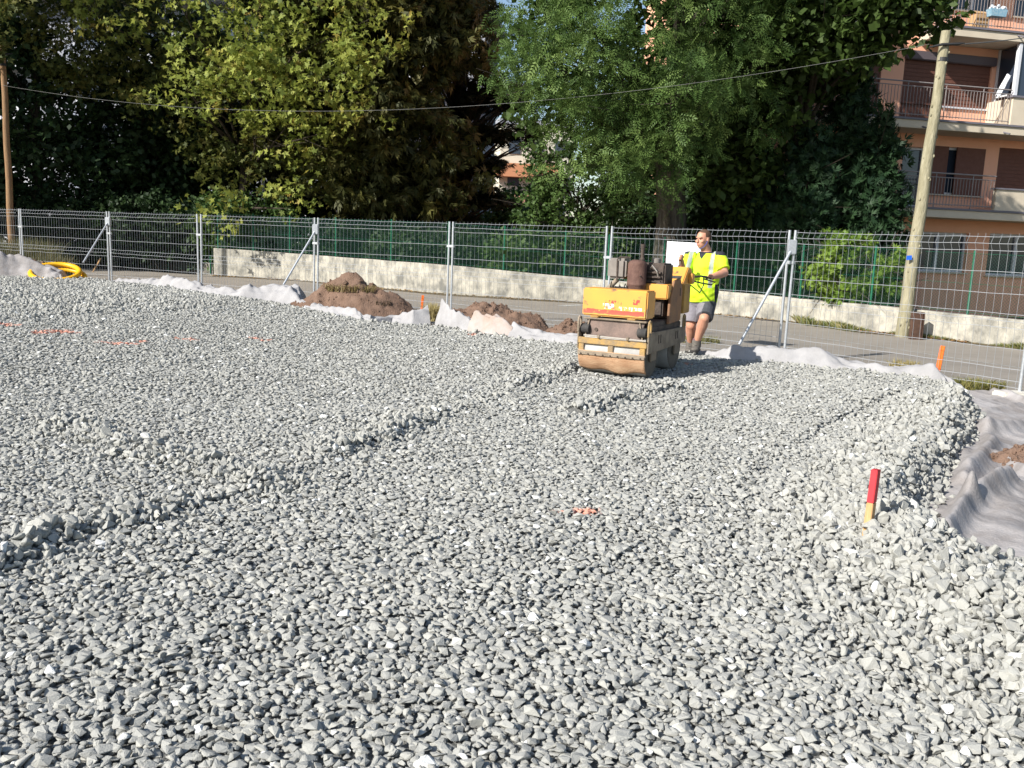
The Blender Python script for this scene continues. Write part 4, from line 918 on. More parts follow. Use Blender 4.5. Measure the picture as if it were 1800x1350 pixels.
tuft('weed_clump', (aty(28, 440, 25.9).x, 25.9, 0), 1.15, 3200, 1.25, 'tall dry weeds round the foot of the left wooden pole', 'weeds', 31, ((.11, .10, .05), (.2, .17, .08), (.12, .15, .05)), .35, ry=.6, wid=.008)
tuft('weed_clump', (aty(85, 440, 24.8).x, 24.8, 0), .6, 1500, .85, 'lower dry weeds right of the left pole behind the coil', 'weeds', 32, ((.11, .10, .05), (.2, .17, .08), (.12, .15, .05)), .4, ry=.4, wid=.008)

# ------------------------------------------------------------------ orange apartment building
m_or = mat('orange_render', (.82, .43, .28), (.86, .46, .31), .9, 3, .12, 90); m_beige = mat('beige_concrete', (.56, .48, .37), (.62, .54, .42), .9, 2, .15, 60)
m_brown = mat('brown_shutter', (.13, .055, .038), (.16, .07, .05), .65, 8); m_box = mat('shutter_box', (.11, .09, .10), None, .5); m_rail = mat('railing_paint', (.26, .23, .22), None, .5)
m_frame = mat('white_window_frame', (.62, .63, .66), None, .45); m_lead = mat('slab_flashing', (.16, .15, .17), None, .5)
m_glass, t_, b_g = nodes('window_glass'); b_g.inputs['Base Color'].default_value = (.03, .04, .06, 1); b_g.inputs['Roughness'].default_value = .08; b_g.inputs['Specular IOR Level'].default_value = .9
BO = aty(1600, 450, 28.0); BO.z = 0; ru = Vector((.977, .214, 0)).normalized(); rn = Vector((ru.y, -ru.x, 0))
bld = empty('apartment_building', BO, 'orange rendered apartment building with beige balconies at the right', 'building', rz=math.atan2(ru.y, ru.x))
def bp(px, py, v=0.):
    o2 = BO + rn * v; r_ = ray(px, py); t = (o2 - EYE).dot(rn) / r_.dot(rn); q = EYE + r_ * t - BO; return q.dot(ru), q.z
def rect(px0, py0, px1, py1, v=0.):
    u0, _ = bp(px0, (py0 + py1) / 2, v); u1, _ = bp(px1, (py0 + py1) / 2, v); _, za = bp((px0 + px1) / 2, py0, v); _, zb = bp((px0 + px1) / 2, py1, v)
    return [u0, zb, u1, za]
def B(name, u0, u1, v0, v1, z0, z1, m, par=None, bevel=0, label=None):
    """box in facade space, v positive towards the street"""
    o_ = MB().box(((u0 + u1) / 2, -(v0 + v1) / 2, (z0 + z1) / 2), (abs(u1 - u0), abs(v1 - v0), abs(z1 - z0))).build(name, m, par or bld, bevel=bevel)
    if label: o_['label'] = label
    return o_
F2 = bp(1680, 214, 1.1)[1]; F1 = bp(1680, 368, 1.1)[1]; F3 = bp(1720, 50, 1.1)[1]; SH = F2 - F1; F0 = F1 - SH
print('floors', F0, F1, F2, F3)
op = {'shutter_wide': rect(1587, 97, 1741, 187), 'door_low': rect(1587, 186, 1650, 210), 'shutter_left': rect(1485, 92, 1547, 200), 'shutter_mid': rect(1428, 90, 1470, 180),
      'l1_door': rect(1583, 258, 1624, 364), 'l1_shut': rect(1634, 259, 1727, 343), 'l1_right': rect(1752, 262, 1840, 345), 'l1_far': rect(1490, 255, 1560, 350),
      'g_a': rect(1600, 408, 1700, 478), 'g_b': rect(1736, 412, 1840, 486), 'g_c': rect(1470, 400, 1550, 470), 'l3_a': rect(1680, -90, 1756, 21), 'l3_b': rect(1787, -80, 1850, 33), 'l3_c': rect(1540, -100, 1610, 20)}
op['door_low'][3] = op['shutter_wide'][1]; op['door_low'][0] = op['shutter_wide'][0]; op['door_low'][1] = F2 + .02
U0, U1, ZT = bp(1340, 300)[0], bp(2250, 300)[0], F3 + 2 * SH
us = sorted({U0, U1, *[o_[0] for o_ in op.values()], *[o_[2] for o_ in op.values()]}); zs = sorted({-.2, ZT, *[o_[1] for o_ in op.values()], *[o_[3] for o_ in op.values()]})
mb = MB()
for i in range(len(us) - 1):
    for j in range(len(zs) - 1):
        cu, cz = (us[i] + us[i + 1]) / 2, (zs[j] + zs[j + 1]) / 2
        if any(o_[0] < cu < o_[2] and o_[1] < cz < o_[3] for o_ in op.values()): continue
        mb.add([(us[i], 0, zs[j]), (us[i + 1], 0, zs[j]), (us[i + 1], 0, zs[j + 1]), (us[i], 0, zs[j + 1])], [(0, 1, 2, 3)])
for o_ in op.values():
    a, z0, b, z1 = o_; dp = .26
    for s4 in (((a, z0), (a, z1)), ((b, z0), (b, z1)), ((a, z1), (b, z1)), ((a, z0), (b, z0))):
        (x0, y0), (x1, y1) = s4; mb.add([(x0, 0, y0), (x1, 0, y1), (x1, dp, y1), (x0, dp, y0)], [(0, 1, 2, 3)])
mb.build('facade_wall', m_or, bld)
MB().box(((U0 + U1) / 2, 5.6, ZT / 2 - .1), (U1 - U0, 10.6, ZT + .2)).build('inner_core', m_or, bld)
MB().box(((U0 + U1) / 2, 4.8, ZT + .15), (U1 - U0 + .8, 12.6, .3)).build('roof', m_beige, bld)
def shutter(k, box=True, rail=.3):
    u0, z0, u1, z1 = op[k]; par = None
    o_ = B('shutter', u0, u1, -.10, -.06, z0, z1, m_brown); n_ = int((z1 - z0) / .11); mb = MB()
    for i in range(n_): 
        z = z0 + (i + .5) * (z1 - z0) / n_; mb.box(((u0 + u1) / 2, .055, z), (u1 - u0 - .06, .014, (z1 - z0) / n_ * .82))
    tag(mb.build('slats', m_brown, o_), kind='stuff')
    if box: B('shutter_box', u0 - .02, u1 + .06, -.05, .14, z1 - .22, z1 + .03, m_box, bevel=.02)
def window(k, n_=2, mul=.5, curtain=None):
    u0, z0, u1, z1 = op[k]; f = .07
    fr_ = MB()
    for c_, d_ in ((((u0 + f / 2), .16, (z0 + z1) / 2), (f, .08, z1 - z0)), (((u1 - f / 2), .16, (z0 + z1) / 2), (f, .08, z1 - z0)), (((u0 + u1) / 2, .16, z0 + f / 2), (u1 - u0 - 2 * f, .08, f)), (((u0 + u1) / 2, .16, z1 - f / 2), (u1 - u0 - 2 * f, .08, f))): fr_.box(c_, d_)
    for i in range(1, n_): fr_.box((u0 + (u1 - u0) * i / n_, .15, (z0 + z1) / 2), (f * 1.3, .08, z1 - z0 - 2 * f))
    w_ = fr_.build('window', m_frame, bld)
    for i in range(n_):
        a = u0 + (u1 - u0) * i / n_ + f; b = u0 + (u1 - u0) * (i + 1) / n_ - f
        MB().box(((a + b) / 2, .18, (z0 + z1) / 2), (b - a + .04, .012, z1 - z0 - 2 * f + .03)).build('pane', m_glass, w_)
    MB().box(((u0 + u1) / 2, -.03, z0 - .02), (u1 - u0 + .1, .12, .04)).build('sill', m_beige, w_)
shutter('shutter_wide'); u0, z0, u1, z1 = op['door_low']; B('shutter', u0, u1, -.10, -.06, z0, z1, m_brown)
u0, z0, u1, z1 = op['shutter_wide']; B('sill', op['door_low'][2], u1 + .05, -.05, .06, z0 - .05, z0 - .002, m_frame)
shutter('shutter_left'); shutter('shutter_mid'); shutter('l1_right', False)
window('l1_door', 1); window('l1_shut', 3); window('g_a', 2); window('g_b', 2); window('g_c', 2); window('l3_a', 2); window('l3_b', 1); window('l3_c', 2); window('l1_far', 2)
u0, z0, u1, z1 = op['l1_shut']
for i, (a, b) in enumerate(((0, .30), (.46, 1.0))): 
    o_ = B('hinged_shutter', u0 + (u1 - u0) * a, u0 + (u1 - u0) * b, .005, .045, z0, z1, m_brown)
def slab(z, ua, ub, v=1.1, name='balcony_slab'):
    s_ = B(name, ua, ub, 0.002, v, z - .26, z - .03, m_beige, bevel=.01); B('flashing', ua - .02, ub + .02, 0.002, v + .04, z - .027, z + .03, m_lead, s_)
    return s_
def railing(z, ua, ub, v, left=True, right=False, sp=.105):
    mb = MB()
    def run(a, b):
        L_ = (b - a).length; d = (b - a).normalized()
        mb.tube([a + Vector((0, 0, 1.0)), b + Vector((0, 0, 1.0))], .022, 6); mb.tube([a + Vector((0, 0, .88)), b + Vector((0, 0, .88))], .014, 6); mb.tube([a + Vector((0, 0, .10)), b + Vector((0, 0, .10))], .014, 6)
        k = 0; x = 0
        while x < L_:
            q = a + d * x; mb.tube([q + Vector((0, 0, .06 if k % 12 else 0)), q + Vector((0, 0, .88 if k % 12 else 1.0))], .0085 if k % 12 else .016, 4); x += sp; k += 1
    run(Vector((ua, -v, z)), Vector((ub, -v, z)))
    if left: run(Vector((ua, -.03, z)), Vector((ua, -v, z)))
    return mb.build('railing', m_rail, bld)
uP2 = bp(1778, 200, 1.1)[0]; uP1 = bp(1749, 360, 1.1)[0]; uL = bp(1380, 200, 1.1)[0]; uL3 = bp(1673, 40, 1.1)[0]
slab(F2, uL, uP2 + 4.6); railing(F2 + .03, uL + .05, uP2 - .02, 1.04)
slab(F1, uL, uP1 + 5); railing(F1 + .03, uL + .05, uP1 - .02, 1.04)
slab(F3, uL3 - .25, uP2 + 4.6); railing(F3 + .03, uL3, uP2 + 3.4, 1.04)
slab(F3, uL, uL3 - 1.2)
for k in (1,): slab(F3 + SH * k, uL, uP2 + 4.6)
# veranda bay at the right
B('parapet', uP2, uP2 + 4.5, .92, 1.10, F2 + .035, bp(1790, 172, 1.1)[1], m_beige); zc = bp(1790, 172, 1.1)[1]
B('parapet_cap', uP2 - .06, uP2 + 4.5, .88, 1.14, zc + .003, zc + .06, m_lead)
B('parapet', uP2, uP2 + .16, .03, .915, F2 + .035, zc - .01, m_beige)
for i in range(5): B('veranda_post', uP2 + .04 + 1.1 * i, uP2 + .14 + 1.1 * i, .94, 1.06, zc + .065, F3 - .28, m_frame)
B('veranda_glass', uP2 + .15, uP2 + 4.4, .98, 1.0, zc + .065, F3 - .28, m_glass)
B('curtain', uP2 + .2, uP2 + 2.4, .90, .93, zc + .3, F3 - .35, mat('grey_curtain', (.32, .34, .38), (.4, .42, .46), .8, 3, stretch=(14, 1, .2)))
zp1 = bp(1770, 334, 1.1)[1]; B('parapet', uP1, uP1 + 5, .96, 1.10, F1 + .035, zp1, m_beige); B('parapet_cap', uP1 - .05, uP1 + 5, .92, 1.14, zp1 + .003, zp1 + .05, m_lead)
# glazed side screen
us_ = bp(1747, 150)[0]; sc_ = B('side_screen', us_, us_ + .05, .03, .12, F2 + .035, F3 - .28, m_frame); B('screen_post', us_, us_ + .05, .86, .94, F2 + .035, F3 - .28, m_frame)
B('screen_glass', us_ + .02, us_ + .03, .125, .855, F2 + 1.0, F3 - .3, m_glass); B('screen_rail', us_, us_ + .05, .125, .855, F2 + .94, F2 + .99, m_frame)
for (px, py, v) in ((1622, 222, 1.12), (1765, 232, 1.12), (1790, 62, 1.12)):
    u_, z_ = bp(px, py, v); MB().tube([(u_, -1.08, z_), (u_ + .06, -1.3, z_ - .07)], .022, 8).build('drain_spout', m_lead, bld)
# things left on the balconies
def bw(px, py, v): u_, z_ = bp(px, py, v); return BO + ru * u_ + rn * v + Vector((0, 0, z_))
q = bw(1722, 26, .5); q.z = F3 + .035; r_ = empty('cardboard_box', q, 'brown cardboard box on the top balcony', 'box', rz=bld.rotation_euler.z)
mk = mat('cardboard', (.42, .27, .13), (.48, .31, .16), .85, 6)
z_s = bw(1722, 27, .2).z
r_.location = bw(1722, 27, .45) ; h_ = r_.location.z - F3 - .03
MB().box((0, 0, -h_ / 2), (.46, .34, h_)).build('stack', mk, r_, bevel=.01); mb = MB(); mb.box((0, -.09, .06), (.46, .16, .01), R=Matrix.Rotation(.6, 3, 'X')); mb.box((0, .12, .05), (.46, .14, .01), R=Matrix.Rotation(-.5, 3, 'X')); mb.build('flap', mk, r_)
q = bw(1751, 30, 1.12); r_ = empty('flower_box', q, 'blue and white flower box hanging on the top balcony railing', 'planter', rz=bld.rotation_euler.z)
MB().prism([(-.24, 0), (.24, 0), (.28, .20), (-.28, .20)], 'y', -.11, .11).build('trough', mat('blue_tub', (.12, .30, .42), (.35, .45, .5), .5, 20), r_)
mb = MB(); rr_ = random.Random(4)
for _ in range(26): mb.ell((rr_.uniform(-.24, .24), rr_.uniform(-.08, .08), .2 + rr_.uniform(0, .1)), (.045, .045, .04), None, 6, 4)
mb.build('contents', mat('pale_flowers', (.7, .72, .74), (.5, .55, .6), .7, 20), r_)
q = bw(1754, 170, .85); r_ = empty('white_cloth', q, 'white cloth hanging over the second balcony rail', 'cloth', rz=bld.rotation_euler.z)
u_ = np.linspace(0, 1, 14); A, Bv = np.meshgrid(u_, u_, indexing='ij'); Pc = np.stack([(A - .5) * .16 + .30 * Bv, .05 * np.sin(A * 9) + .04 * vn(A * 4, Bv * 4, 3), (Bv) * .62 + .06 * np.sin(A * 7)], -1)
grid('cloth', Pc, m_white, r_)
q = bw(1592, 358, .6); q.z = F1 + .035; r_ = empty('white_tub', q, 'white tub standing on the first floor balcony', 'tub'); MB().lathe([(.12, 0), (.17, .02), (.20, .3), (.21, .31), (.19, .31)], n=16).build('tub', m_white, r_, smooth=True)

# ------------------------------------------------------------------ pale building behind the left trees, distant houses in the gap, lamp post
m_pale = mat('pale_render', (.26, .27, .30), (.33, .34, .37), .9, 2)
pb_ = empty('pale_apartment_block', (-17, 48, 0), 'pale grey apartment block hidden behind the left trees', 'building', rz=-.05)
MB().box((0, 4, 6.5), (30, 8, 13)).build('wall', m_pale, pb_)
m_sh2 = mat('grey_shutter', (.24, .27, .33), (.3, .33, .4), .6, 8); MB().box((0, 3.6, 13.2), (31, 9.4, .4)).build('roof', m_pale, pb_)
for fl_ in range(4):
    for k in range(8):
        x = -13 + 3.6 * k; w_ = MB().box((x, -.02, 1.6 + 3 * fl_ + .7), (1.5, .1, 1.5)).build('window', m_frame, pb_)
        MB().box((x, -.08, 1.6 + 3 * fl_ + .7), (1.3, .03, 1.3)).build('pane', m_glass, w_)
        mb = MB()
        for j in range(9): mb.box((x - .78 + .195 * j, -.9, 1.1 + 3 * fl_), (.10, .04, .95))
        mb.box((x, -.9, 1.62 + 3 * fl_), (1.75, .08, .06)); mb.box((x, -.45, .55 + 3 * fl_), (1.9, .95, .12)); mb.build('balcony', m_frame if k % 2 else m_sh2, pb_)
dp_ = aty(945, 260, 85)
d_ = empty('tower_block', (dp_.x, 85, 0), 'pale distant tower with orange lower storeys seen in the tree gap', 'building', rz=.2)
ht = aty(940, 222, 85).z
MB().box((0, 5, ht / 2), (7, 10, ht)).build('wall', mat('cream_render', (.62, .58, .47), None, .9), d_); MB().box((-1.2, -.6, ht * .66), (6.2, 1.0, ht * .10)).build('loggia_band', mat('orange_band', (.55, .25, .13), None, .9), d_)
MB().box((0, 5, ht + .3), (7.4, 10.4, .5)).build('roof', m_pale, d_)
for fl_ in range(5):
    for k in range(3): 
        MB().box((-2.2 + 2.2 * k, -.04, ht - 1.9 - 2.9 * fl_), (1.1, .1, 1.4)).build('window', m_glass, d_)
mtile = mat('red_roof_tiles', (.26, .13, .09), (.36, .19, .13), .9, 2)
for i, (px, Y, w_, h_, lab) in enumerate(((900, 70, 7, 3.4, 'distant house with red tiled roof low in the tree gap'), (945, 62, 5, 2.2, 'small distant house right in the tree gap'), (860, 78, 8, 4.4, 'distant house half hidden by the dark cedar'))):
    p = aty(px, 400, Y); r_ = empty('distant_house', (p.x, Y, 0), lab, 'house', 'distant houses in the tree gap', .3 - .25 * i)
    MB().box((0, 3, h_ / 2), (w_, 6, h_)).build('wall', mat('house_wall', (.55, .47, .38) if i != 1 else (.45, .36, .3), None, .9), r_)
    MB().prism([(-.4, h_ + .01), (6.4, h_ + .01), (3, h_ + 1.3)], 'x', -w_ / 2 - .3, w_ / 2 + .3).build('roof', mtile, r_)
    for k in range(3): MB().box((-w_ / 3 + w_ / 3 * k, -.03, h_ * .6), (.9, .1, 1.2)).build('window', m_glass, r_)
p = aty(462, 300, 35.6); lp = empty('lamp_post', (p.x, 35.6, 0), 'slim pale lamp post showing through the plane tree leaves', 'street lamp')
zt = aty(460, 82, 35.6).z
MB().tube([(0, 0, 0), (0, 0, zt)], [.07, .04], 10).build('post', m_frame, lp, smooth=True); MB().tube([(0, 0, zt), (-.1, -.15, zt + .15), (-.2, -.6, zt + .2)], .03, 8).build('arm', m_frame, lp, smooth=True); MB().ell((-.22, -.75, zt + .18), (.12, .3, .07)).build('lamp_head', m_frame, lp, smooth=True)

# ------------------------------------------------------------------ walk-behind double drum roller
AX = RAD(27); rx_ = Vector((math.cos(AX), -math.sin(AX), 0)); ry_ = Vector((math.sin(AX), math.cos(AX), 0))
RG = .155
cdrum = atz(1147, 664, RG)
RO = cdrum - rx_ * .43 + ry_ * .47
rol = empty('road_roller', RO, 'worn yellow walk behind double drum roller compacting the gravel', 'roller', rz=-AX)
def RL(w): d = Vector(w) - RO; return Vector((d.dot(rx_), d.dot(ry_), d.z))
m_ry, t_, bb = nodes('worn_yellow_paint'); N = t_.nodes.new; L = t_.links
tc = N('ShaderNodeTexCoord'); sp = N('ShaderNodeSeparateXYZ'); L.new(tc.outputs['Object'], sp.inputs[0])
def noise_(sc, det=5, st=None):
    n = N('ShaderNodeTexNoise'); n.inputs['Scale'].default_value = sc; n.inputs['Detail'].default_value = det
    if st: mp = N('ShaderNodeMapping'); mp.inputs['Scale'].default_value = st; L.new(tc.outputs['Object'], mp.inputs[0]); L.new(mp.outputs[0], n.inputs[0])
    else: L.new(tc.outputs['Object'], n.inputs[0])
    return n.outputs[0]
def mth(op, a, b=None):
    m = N('ShaderNodeMath'); m.operation = op
    for i, v in enumerate((a, b)):
        if v is None: continue
        if hasattr(v, 'links') or hasattr(v, 'is_linked'): L.new(v, m.inputs[i])
        else: m.inputs[i].default_value = v
    return m.outputs[0]
def mixc(f, a, b):
    m = N('ShaderNodeMix'); m.data_type = 'RGBA'; L.new(f, m.inputs[0])
    for i, v in ((6, a), (7, b)):
        if isinstance(v, tuple): m.inputs[i].default_value = v + (1,)
        else: L.new(v, m.inputs[i])
    return m.outputs[2]
def step_(v, lo, hi):
    m = N('ShaderNodeMapRange'); m.inputs[1].default_value = lo; m.inputs[2].default_value = hi; L.new(v, m.inputs[0]); return m.outputs[0]
base = mixc(step_(noise_(3), .35, .7), (.70, .335, .05), (.58, .275, .055))
chip = step_(noise_(9, 8), .62, .68); dustm = step_(noise_(2.2, 4), .45, .75)
c_ = mixc(chip, base, (.20, .12, .06)); 
m_y2c = c_
m_body_yellow = m_ry
L.new(c_, bb.inputs['Base Color']); bb.inputs['Roughness'].default_value = .5
def clonemat(m, name):
    k = m.copy(); k.name = name; return k
m_yel2 = clonemat(m_ry, 'side_yellow_paint')
# front panel: worn red stripe and scraps of lettering left on the yellow paint
front = mth('LESS_THAN', sp.outputs[1], -.64)
wz = mth('ADD', sp.outputs[2], mth('MULTIPLY', noise_(14, 3), .03))
band = mth('MULTIPLY', mth('GREATER_THAN', wz, .790), mth('LESS_THAN', wz, .842))
band = mth('MULTIPLY', band, mth('MULTIPLY', mth('LESS_THAN', sp.outputs[0], .355), mth('GREATER_THAN', sp.outputs[0], -.40)))
band = mth('MULTIPLY', mth('MULTIPLY', band, front), step_(noise_(22, 4), .30, .38))
c_ = mixc(band, c_, (.60, .045, .035))
for m_, (cx, cz, hw, hh, col, th, sc) in enumerate(((-.06, .885, .07, .055, (.62, .06, .04), .50, 26), (.255, .935, .04, .03, (.60, .05, .04), .44, 20), (-.08, .87, .075, .03, (.85, .82, .78), .46, 24), (.145, .85, .10, .022, (.85, .82, .78), .50, 28), (.30, .855, .06, .016, (.85, .82, .78), .52, 28), (.06, .90, .05, .03, (.6, .06, .04), .60, 30))):
    a = mth('MULTIPLY', mth('LESS_THAN', mth('ABSOLUTE', mth('SUBTRACT', sp.outputs[0], cx)), hw), mth('LESS_THAN', mth('ABSOLUTE', mth('SUBTRACT', sp.outputs[2], cz)), hh))
    a = mth('MULTIPLY', mth('MULTIPLY', a, front), step_(noise_(sc, 2, (1.6, 1, .8)), th, th + .05)); c_ = mixc(a, c_, col)
c_ = mixc(mth('MULTIPLY', step_(sp.outputs[2], .86, .70), .35), c_, (.50, .33, .14))
L.new(c_, bb.inputs['Base Color'])
m_rust = mat('dusty_rusty_steel', (.16, .125, .09), (.33, .27, .20), .85, 6, .4, 60, contrast=.2); m_rustd = mat('dark_greasy_steel', (.035, .028, .024), (.10, .075, .06), .7, 8, .4, 50)
m_tan = mat('dusty_brown_mat', (.36, .20, .11), (.50, .33, .20), .9, 5, .3, 40, stretch=(1, 1, 2.2)); m_drum = mat('dusty_drum_steel', (.34, .33, .31), (.46, .45, .42), .7, 5, .2, 50); m_drside = mat('drum_side_steel', (.08, .07, .055), (.16, .14, .11), .8, 6, .3)  # m_drside darkened: shade on the drum sides put into the steel colour
m_muf = mat('rusty_muffler', (.075, .038, .030), (.15, .085, .065), .8, 7, .3, 60); m_box2 = mat('grey_air_box', (.15, .135, .12), (.24, .215, .19), .6, 5); m_rub = mat('black_rubber', (.025, .025, .025), (.07, .065, .06), .8, 9)
m_steelb = mat('bright_rod', (.5, .46, .40), None, .4, metal=.5); m_wyb = mat('scraped_yellow_frame', (.24, .18, .115), (.42, .265, .09), .8, 9, .3, 60, contrast=.12); m_rusty_y = mat('dirty_yellow', (.22, .13, .055), (.52, .30, .07), .7, 4, .2, 60, contrast=.2)
def R_(name, mb, m, par=None, **k): return mb.build(name, m, par or rol, **k)
def bx(name, x0, x1, y0, y1, z0, z1, m, par=None, bevel=.006): return R_(name, MB().box(((x0 + x1) / 2, (y0 + y1) / 2, (z0 + z1) / 2), (x1 - x0, y1 - y0, z1 - z0)), m, par, bevel=bevel)
# drums
for cy_ in (-.46, .46):
    d = R_('drum', MB().lathe([(.235, -.385), (.262, -.38), (.27, -.37), (.27, .37), (.262, .38), (.235, .385)], (0, cy_, .27), 48, 'x'), m_drum, smooth=True)
    for sx in (-1, 1):
        R_('drum_face', MB().lathe([(.264, sx * .387), (.262, sx * .388), (.235, sx * .386), (.23, sx * .376), (.10, sx * .366), (.09, sx * .40), (.04, sx * .405)], (0, cy_, .27), 32, 'x'), m_drside, d, smooth=True)
# side frames
side = [(-.74, .30), (.74, .33), (.74, .46), (.70, .53), (-.70, .545), (-.74, .50)]
for sx, nm in ((-1, 'l'), (1, 'r')):
    R_('side_plate', MB().prism(side, 'x', sx * .435 - .009, sx * .435 + .009), m_rust, bevel=.004)
    for y in (-.60, .60): bx('bearing_arm', sx * .415 - .012, sx * .415 + .010, y - .10 + (.14 if y < 0 else -.14), y + .10 + (.14 if y < 0 else -.14), .20, .40, m_rust)
    for y in (-.70, .66):
        a = MB(); a.tube([(sx * .435, y - .035, .50), (sx * .435, y - .04, .62), (sx * .435, y - .03, .665), (sx * .435, y, .68), (sx * .435, y + .03, .665), (sx * .435, y + .04, .62), (sx * .435, y + .035, .50)], .013, 8); R_('lifting_loop', a, m_wyb if sx > 0 else m_rust, smooth=True)
# "II" style weld marks on the right plate
for y in (-.38, -.30, .30, .38): bx('weld_mark', .4445, .449, y - .012, y + .012, .40, .50, m_rustd, bevel=0)
# front and rear cross members
fb = bx('front_beam', -.425, .425, -.752, -.728, .365, .44, m_wyb)
for x in (-.385, -.015, .375): bx('front_strut', x - .034, x + .034, -.748, -.732, .275, .363, m_wyb)
bx('rear_beam', -.425, .425, .728, .752, .38, .48, m_rust)
sb_ = MB(); sb_.box((0, -.757, .272), (.84, .035, .022)); sb_.box((0, -.775, .252), (.83, .012, .03)); R_('scraper_bar', sb_, m_rust, bevel=.003)
for i in range(9): R_('scraper_bolt', MB().lathe([(.009, -.79), (.009, -.78), (.004, -.778)], (-.37 + .0925 * i, 0, .25), 8, 'y'), m_rustd)
P = np.zeros((40, 12, 3))
for i in range(40):
    for j in range(12):
        x = -.415 + .83 * i / 39; th = RAD(4 - 50 * j / 11); r_0 = .288 + .004 * math.sin(x * 19) 
        zz = .27 + r_0 * math.sin(th) - (.012 * math.sin(x * 6.5 + 1) + .010 * math.sin(x * 15)) * (j / 11) ** 2
        P[i, j] = (x, -.46 - r_0 * math.cos(th) - .01, zz)
o_ = grid('drum_apron', P, m_tan, rol); md = o_.modifiers.new('th', 'SOLIDIFY'); md.thickness = .008
# cradle, trapezoid panel, buffers, rod
bx('engine_cradle', -.40, .40, -.60, .62, .50, .60, m_rustd); bx('deck', -.37, .39, -.58, .60, .60, .70, m_rustd)
R_('front_panel', MB().prism([(-.33, .49), (.31, .49), (.36, .70), (-.36, .70)], 'y', -.665, -.645), mat('worn_grey_panel', (.10, .08, .07), (.24, .17, .14), .7, 5, .2, 50), bevel=.004)
bx('panel_rim', -.39, .39, -.70, -.63, .703, .722, m_rust); R_('panel_bolt', MB().lathe([(.022, -.676), (.022, -.668), (.012, -.665)], (-.235, 0, .585), 10, 'y'), m_rustd)
for x in (-.37, .34): R_('rubber_buffer', MB().lathe([(.045, -.06), (.058, -.05), (.058, .05), (.045, .06)], (x, -.66, .585), 18, 'x'), m_rub, smooth=True)
for x in (-.345, .325): R_('panel_bracket', MB().box((x, -.66, .60), (.014, .05, .20), R=Matrix.Rotation(-.22 if x > 0 else .22, 3, 'Y')), m_rust)
R_('spray_rod', MB().tube([(-.35, -.765, .515), (.42, -.765, .505)], .011, 8), m_steelb, smooth=True)
for x in (-.16, .20): bx('rod_clip', x - .018, x + .018, -.785, -.745, .495, .532, m_rust)
# yellow water tank
tk = bx('front_tank', -.415, .385, -.70, -.40, .745, 1.07, m_ry, bevel=.016)
for x in (-.26, .20): bx('tank_foot', x - .05, x + .05, -.695, -.60, .722, .748, m_rusty_y)
# engine
ab = bx('air_cleaner', -.34, -.10, -.16, .10, 1.17, 1.42, m_box2, bevel=.03)
R_('strap', MB().tube([(-.20, -.168, 1.15), (-.205, -.172, 1.405), (-.19, -.14, 1.432), (-.10, -.1, 1.435), (-.06, -.1, 1.43)], .010, 6), m_rustd, ab, smooth=True)
mu = R_('muffler', MB().lathe([(.09, .98), (.112, .99), (.115, 1.10), (.119, 1.105), (.119, 1.125), (.115, 1.13), (.115, 1.36), (.10, 1.39), (.06, 1.41)], (.03, -.10, 0), 26), m_muf, smooth=True)
R_('exhaust_pipe', MB().lathe([(.032, 1.395), (.032, 1.43), (.022, 1.44), (.024, 1.53), (.030, 1.60), (.022, 1.602)], (.085, -.10, 0), 14), m_rustd, mu, smooth=True)
for th in (3.6, 5.4): R_('muffler_bolt', MB().ell((.03 + .118 * math.cos(th), -.10 + .118 * math.sin(th), 1.22), (.010, .010, .010), nu=8, nv=5), m_rustd, mu)
en = bx('engine_block', .04, .34, .02, .36, .72, 1.38, m_rustd, bevel=.02)
for i in range(6): bx('cooling_fin', .03, .30, -.02, .02, .98 + .055 * i, 1.0 + .055 * i, m_rustd, en, .002)
R_('filler_cap', MB().lathe([(.05, 1.38), (.05, 1.43), (.03, 1.44)], (.20, .10, 0), 14), m_box2, en, smooth=True)
R_('injector_pipe', MB().tube([(.16, 0, 1.30), (.20, -.05, 1.35), (.26, -.04, 1.28), (.27, .0, 1.2)], .008, 6), m_steelb, en)
R_('crankcase', MB().box((-.20, .05, .88), (.36, .34, .36)).box((-.05, -.12, 1.0), (.30, .10, .14)), m_rustd, bevel=.02)
R_('air_duct', MB().tube([(-.36, -.2, .98), (-.30, -.16, 1.05), (-.22, -.1, 1.16)], .03, 10), m_rust, smooth=True)
mb = MB()
for i, (x0, x1) in enumerate(((-.24, -.15), (-.18, -.10), (-.12, -.02), (-.28, -.22))): mb.tube([(x0, -.18, .98), ((x0 + x1) / 2, -.22, 1.08 + .02 * i), (x1, -.18, 1.0)], .010, 6)
R_('fuel_hose', mb, m_rub, smooth=True)
R_('starter_cover', MB().lathe([(.07, -.03), (.09, -.02), (.09, .02), (.05, .05)], (.30, -.0, 1.06), 20, 'y'), m_rustd, smooth=True)
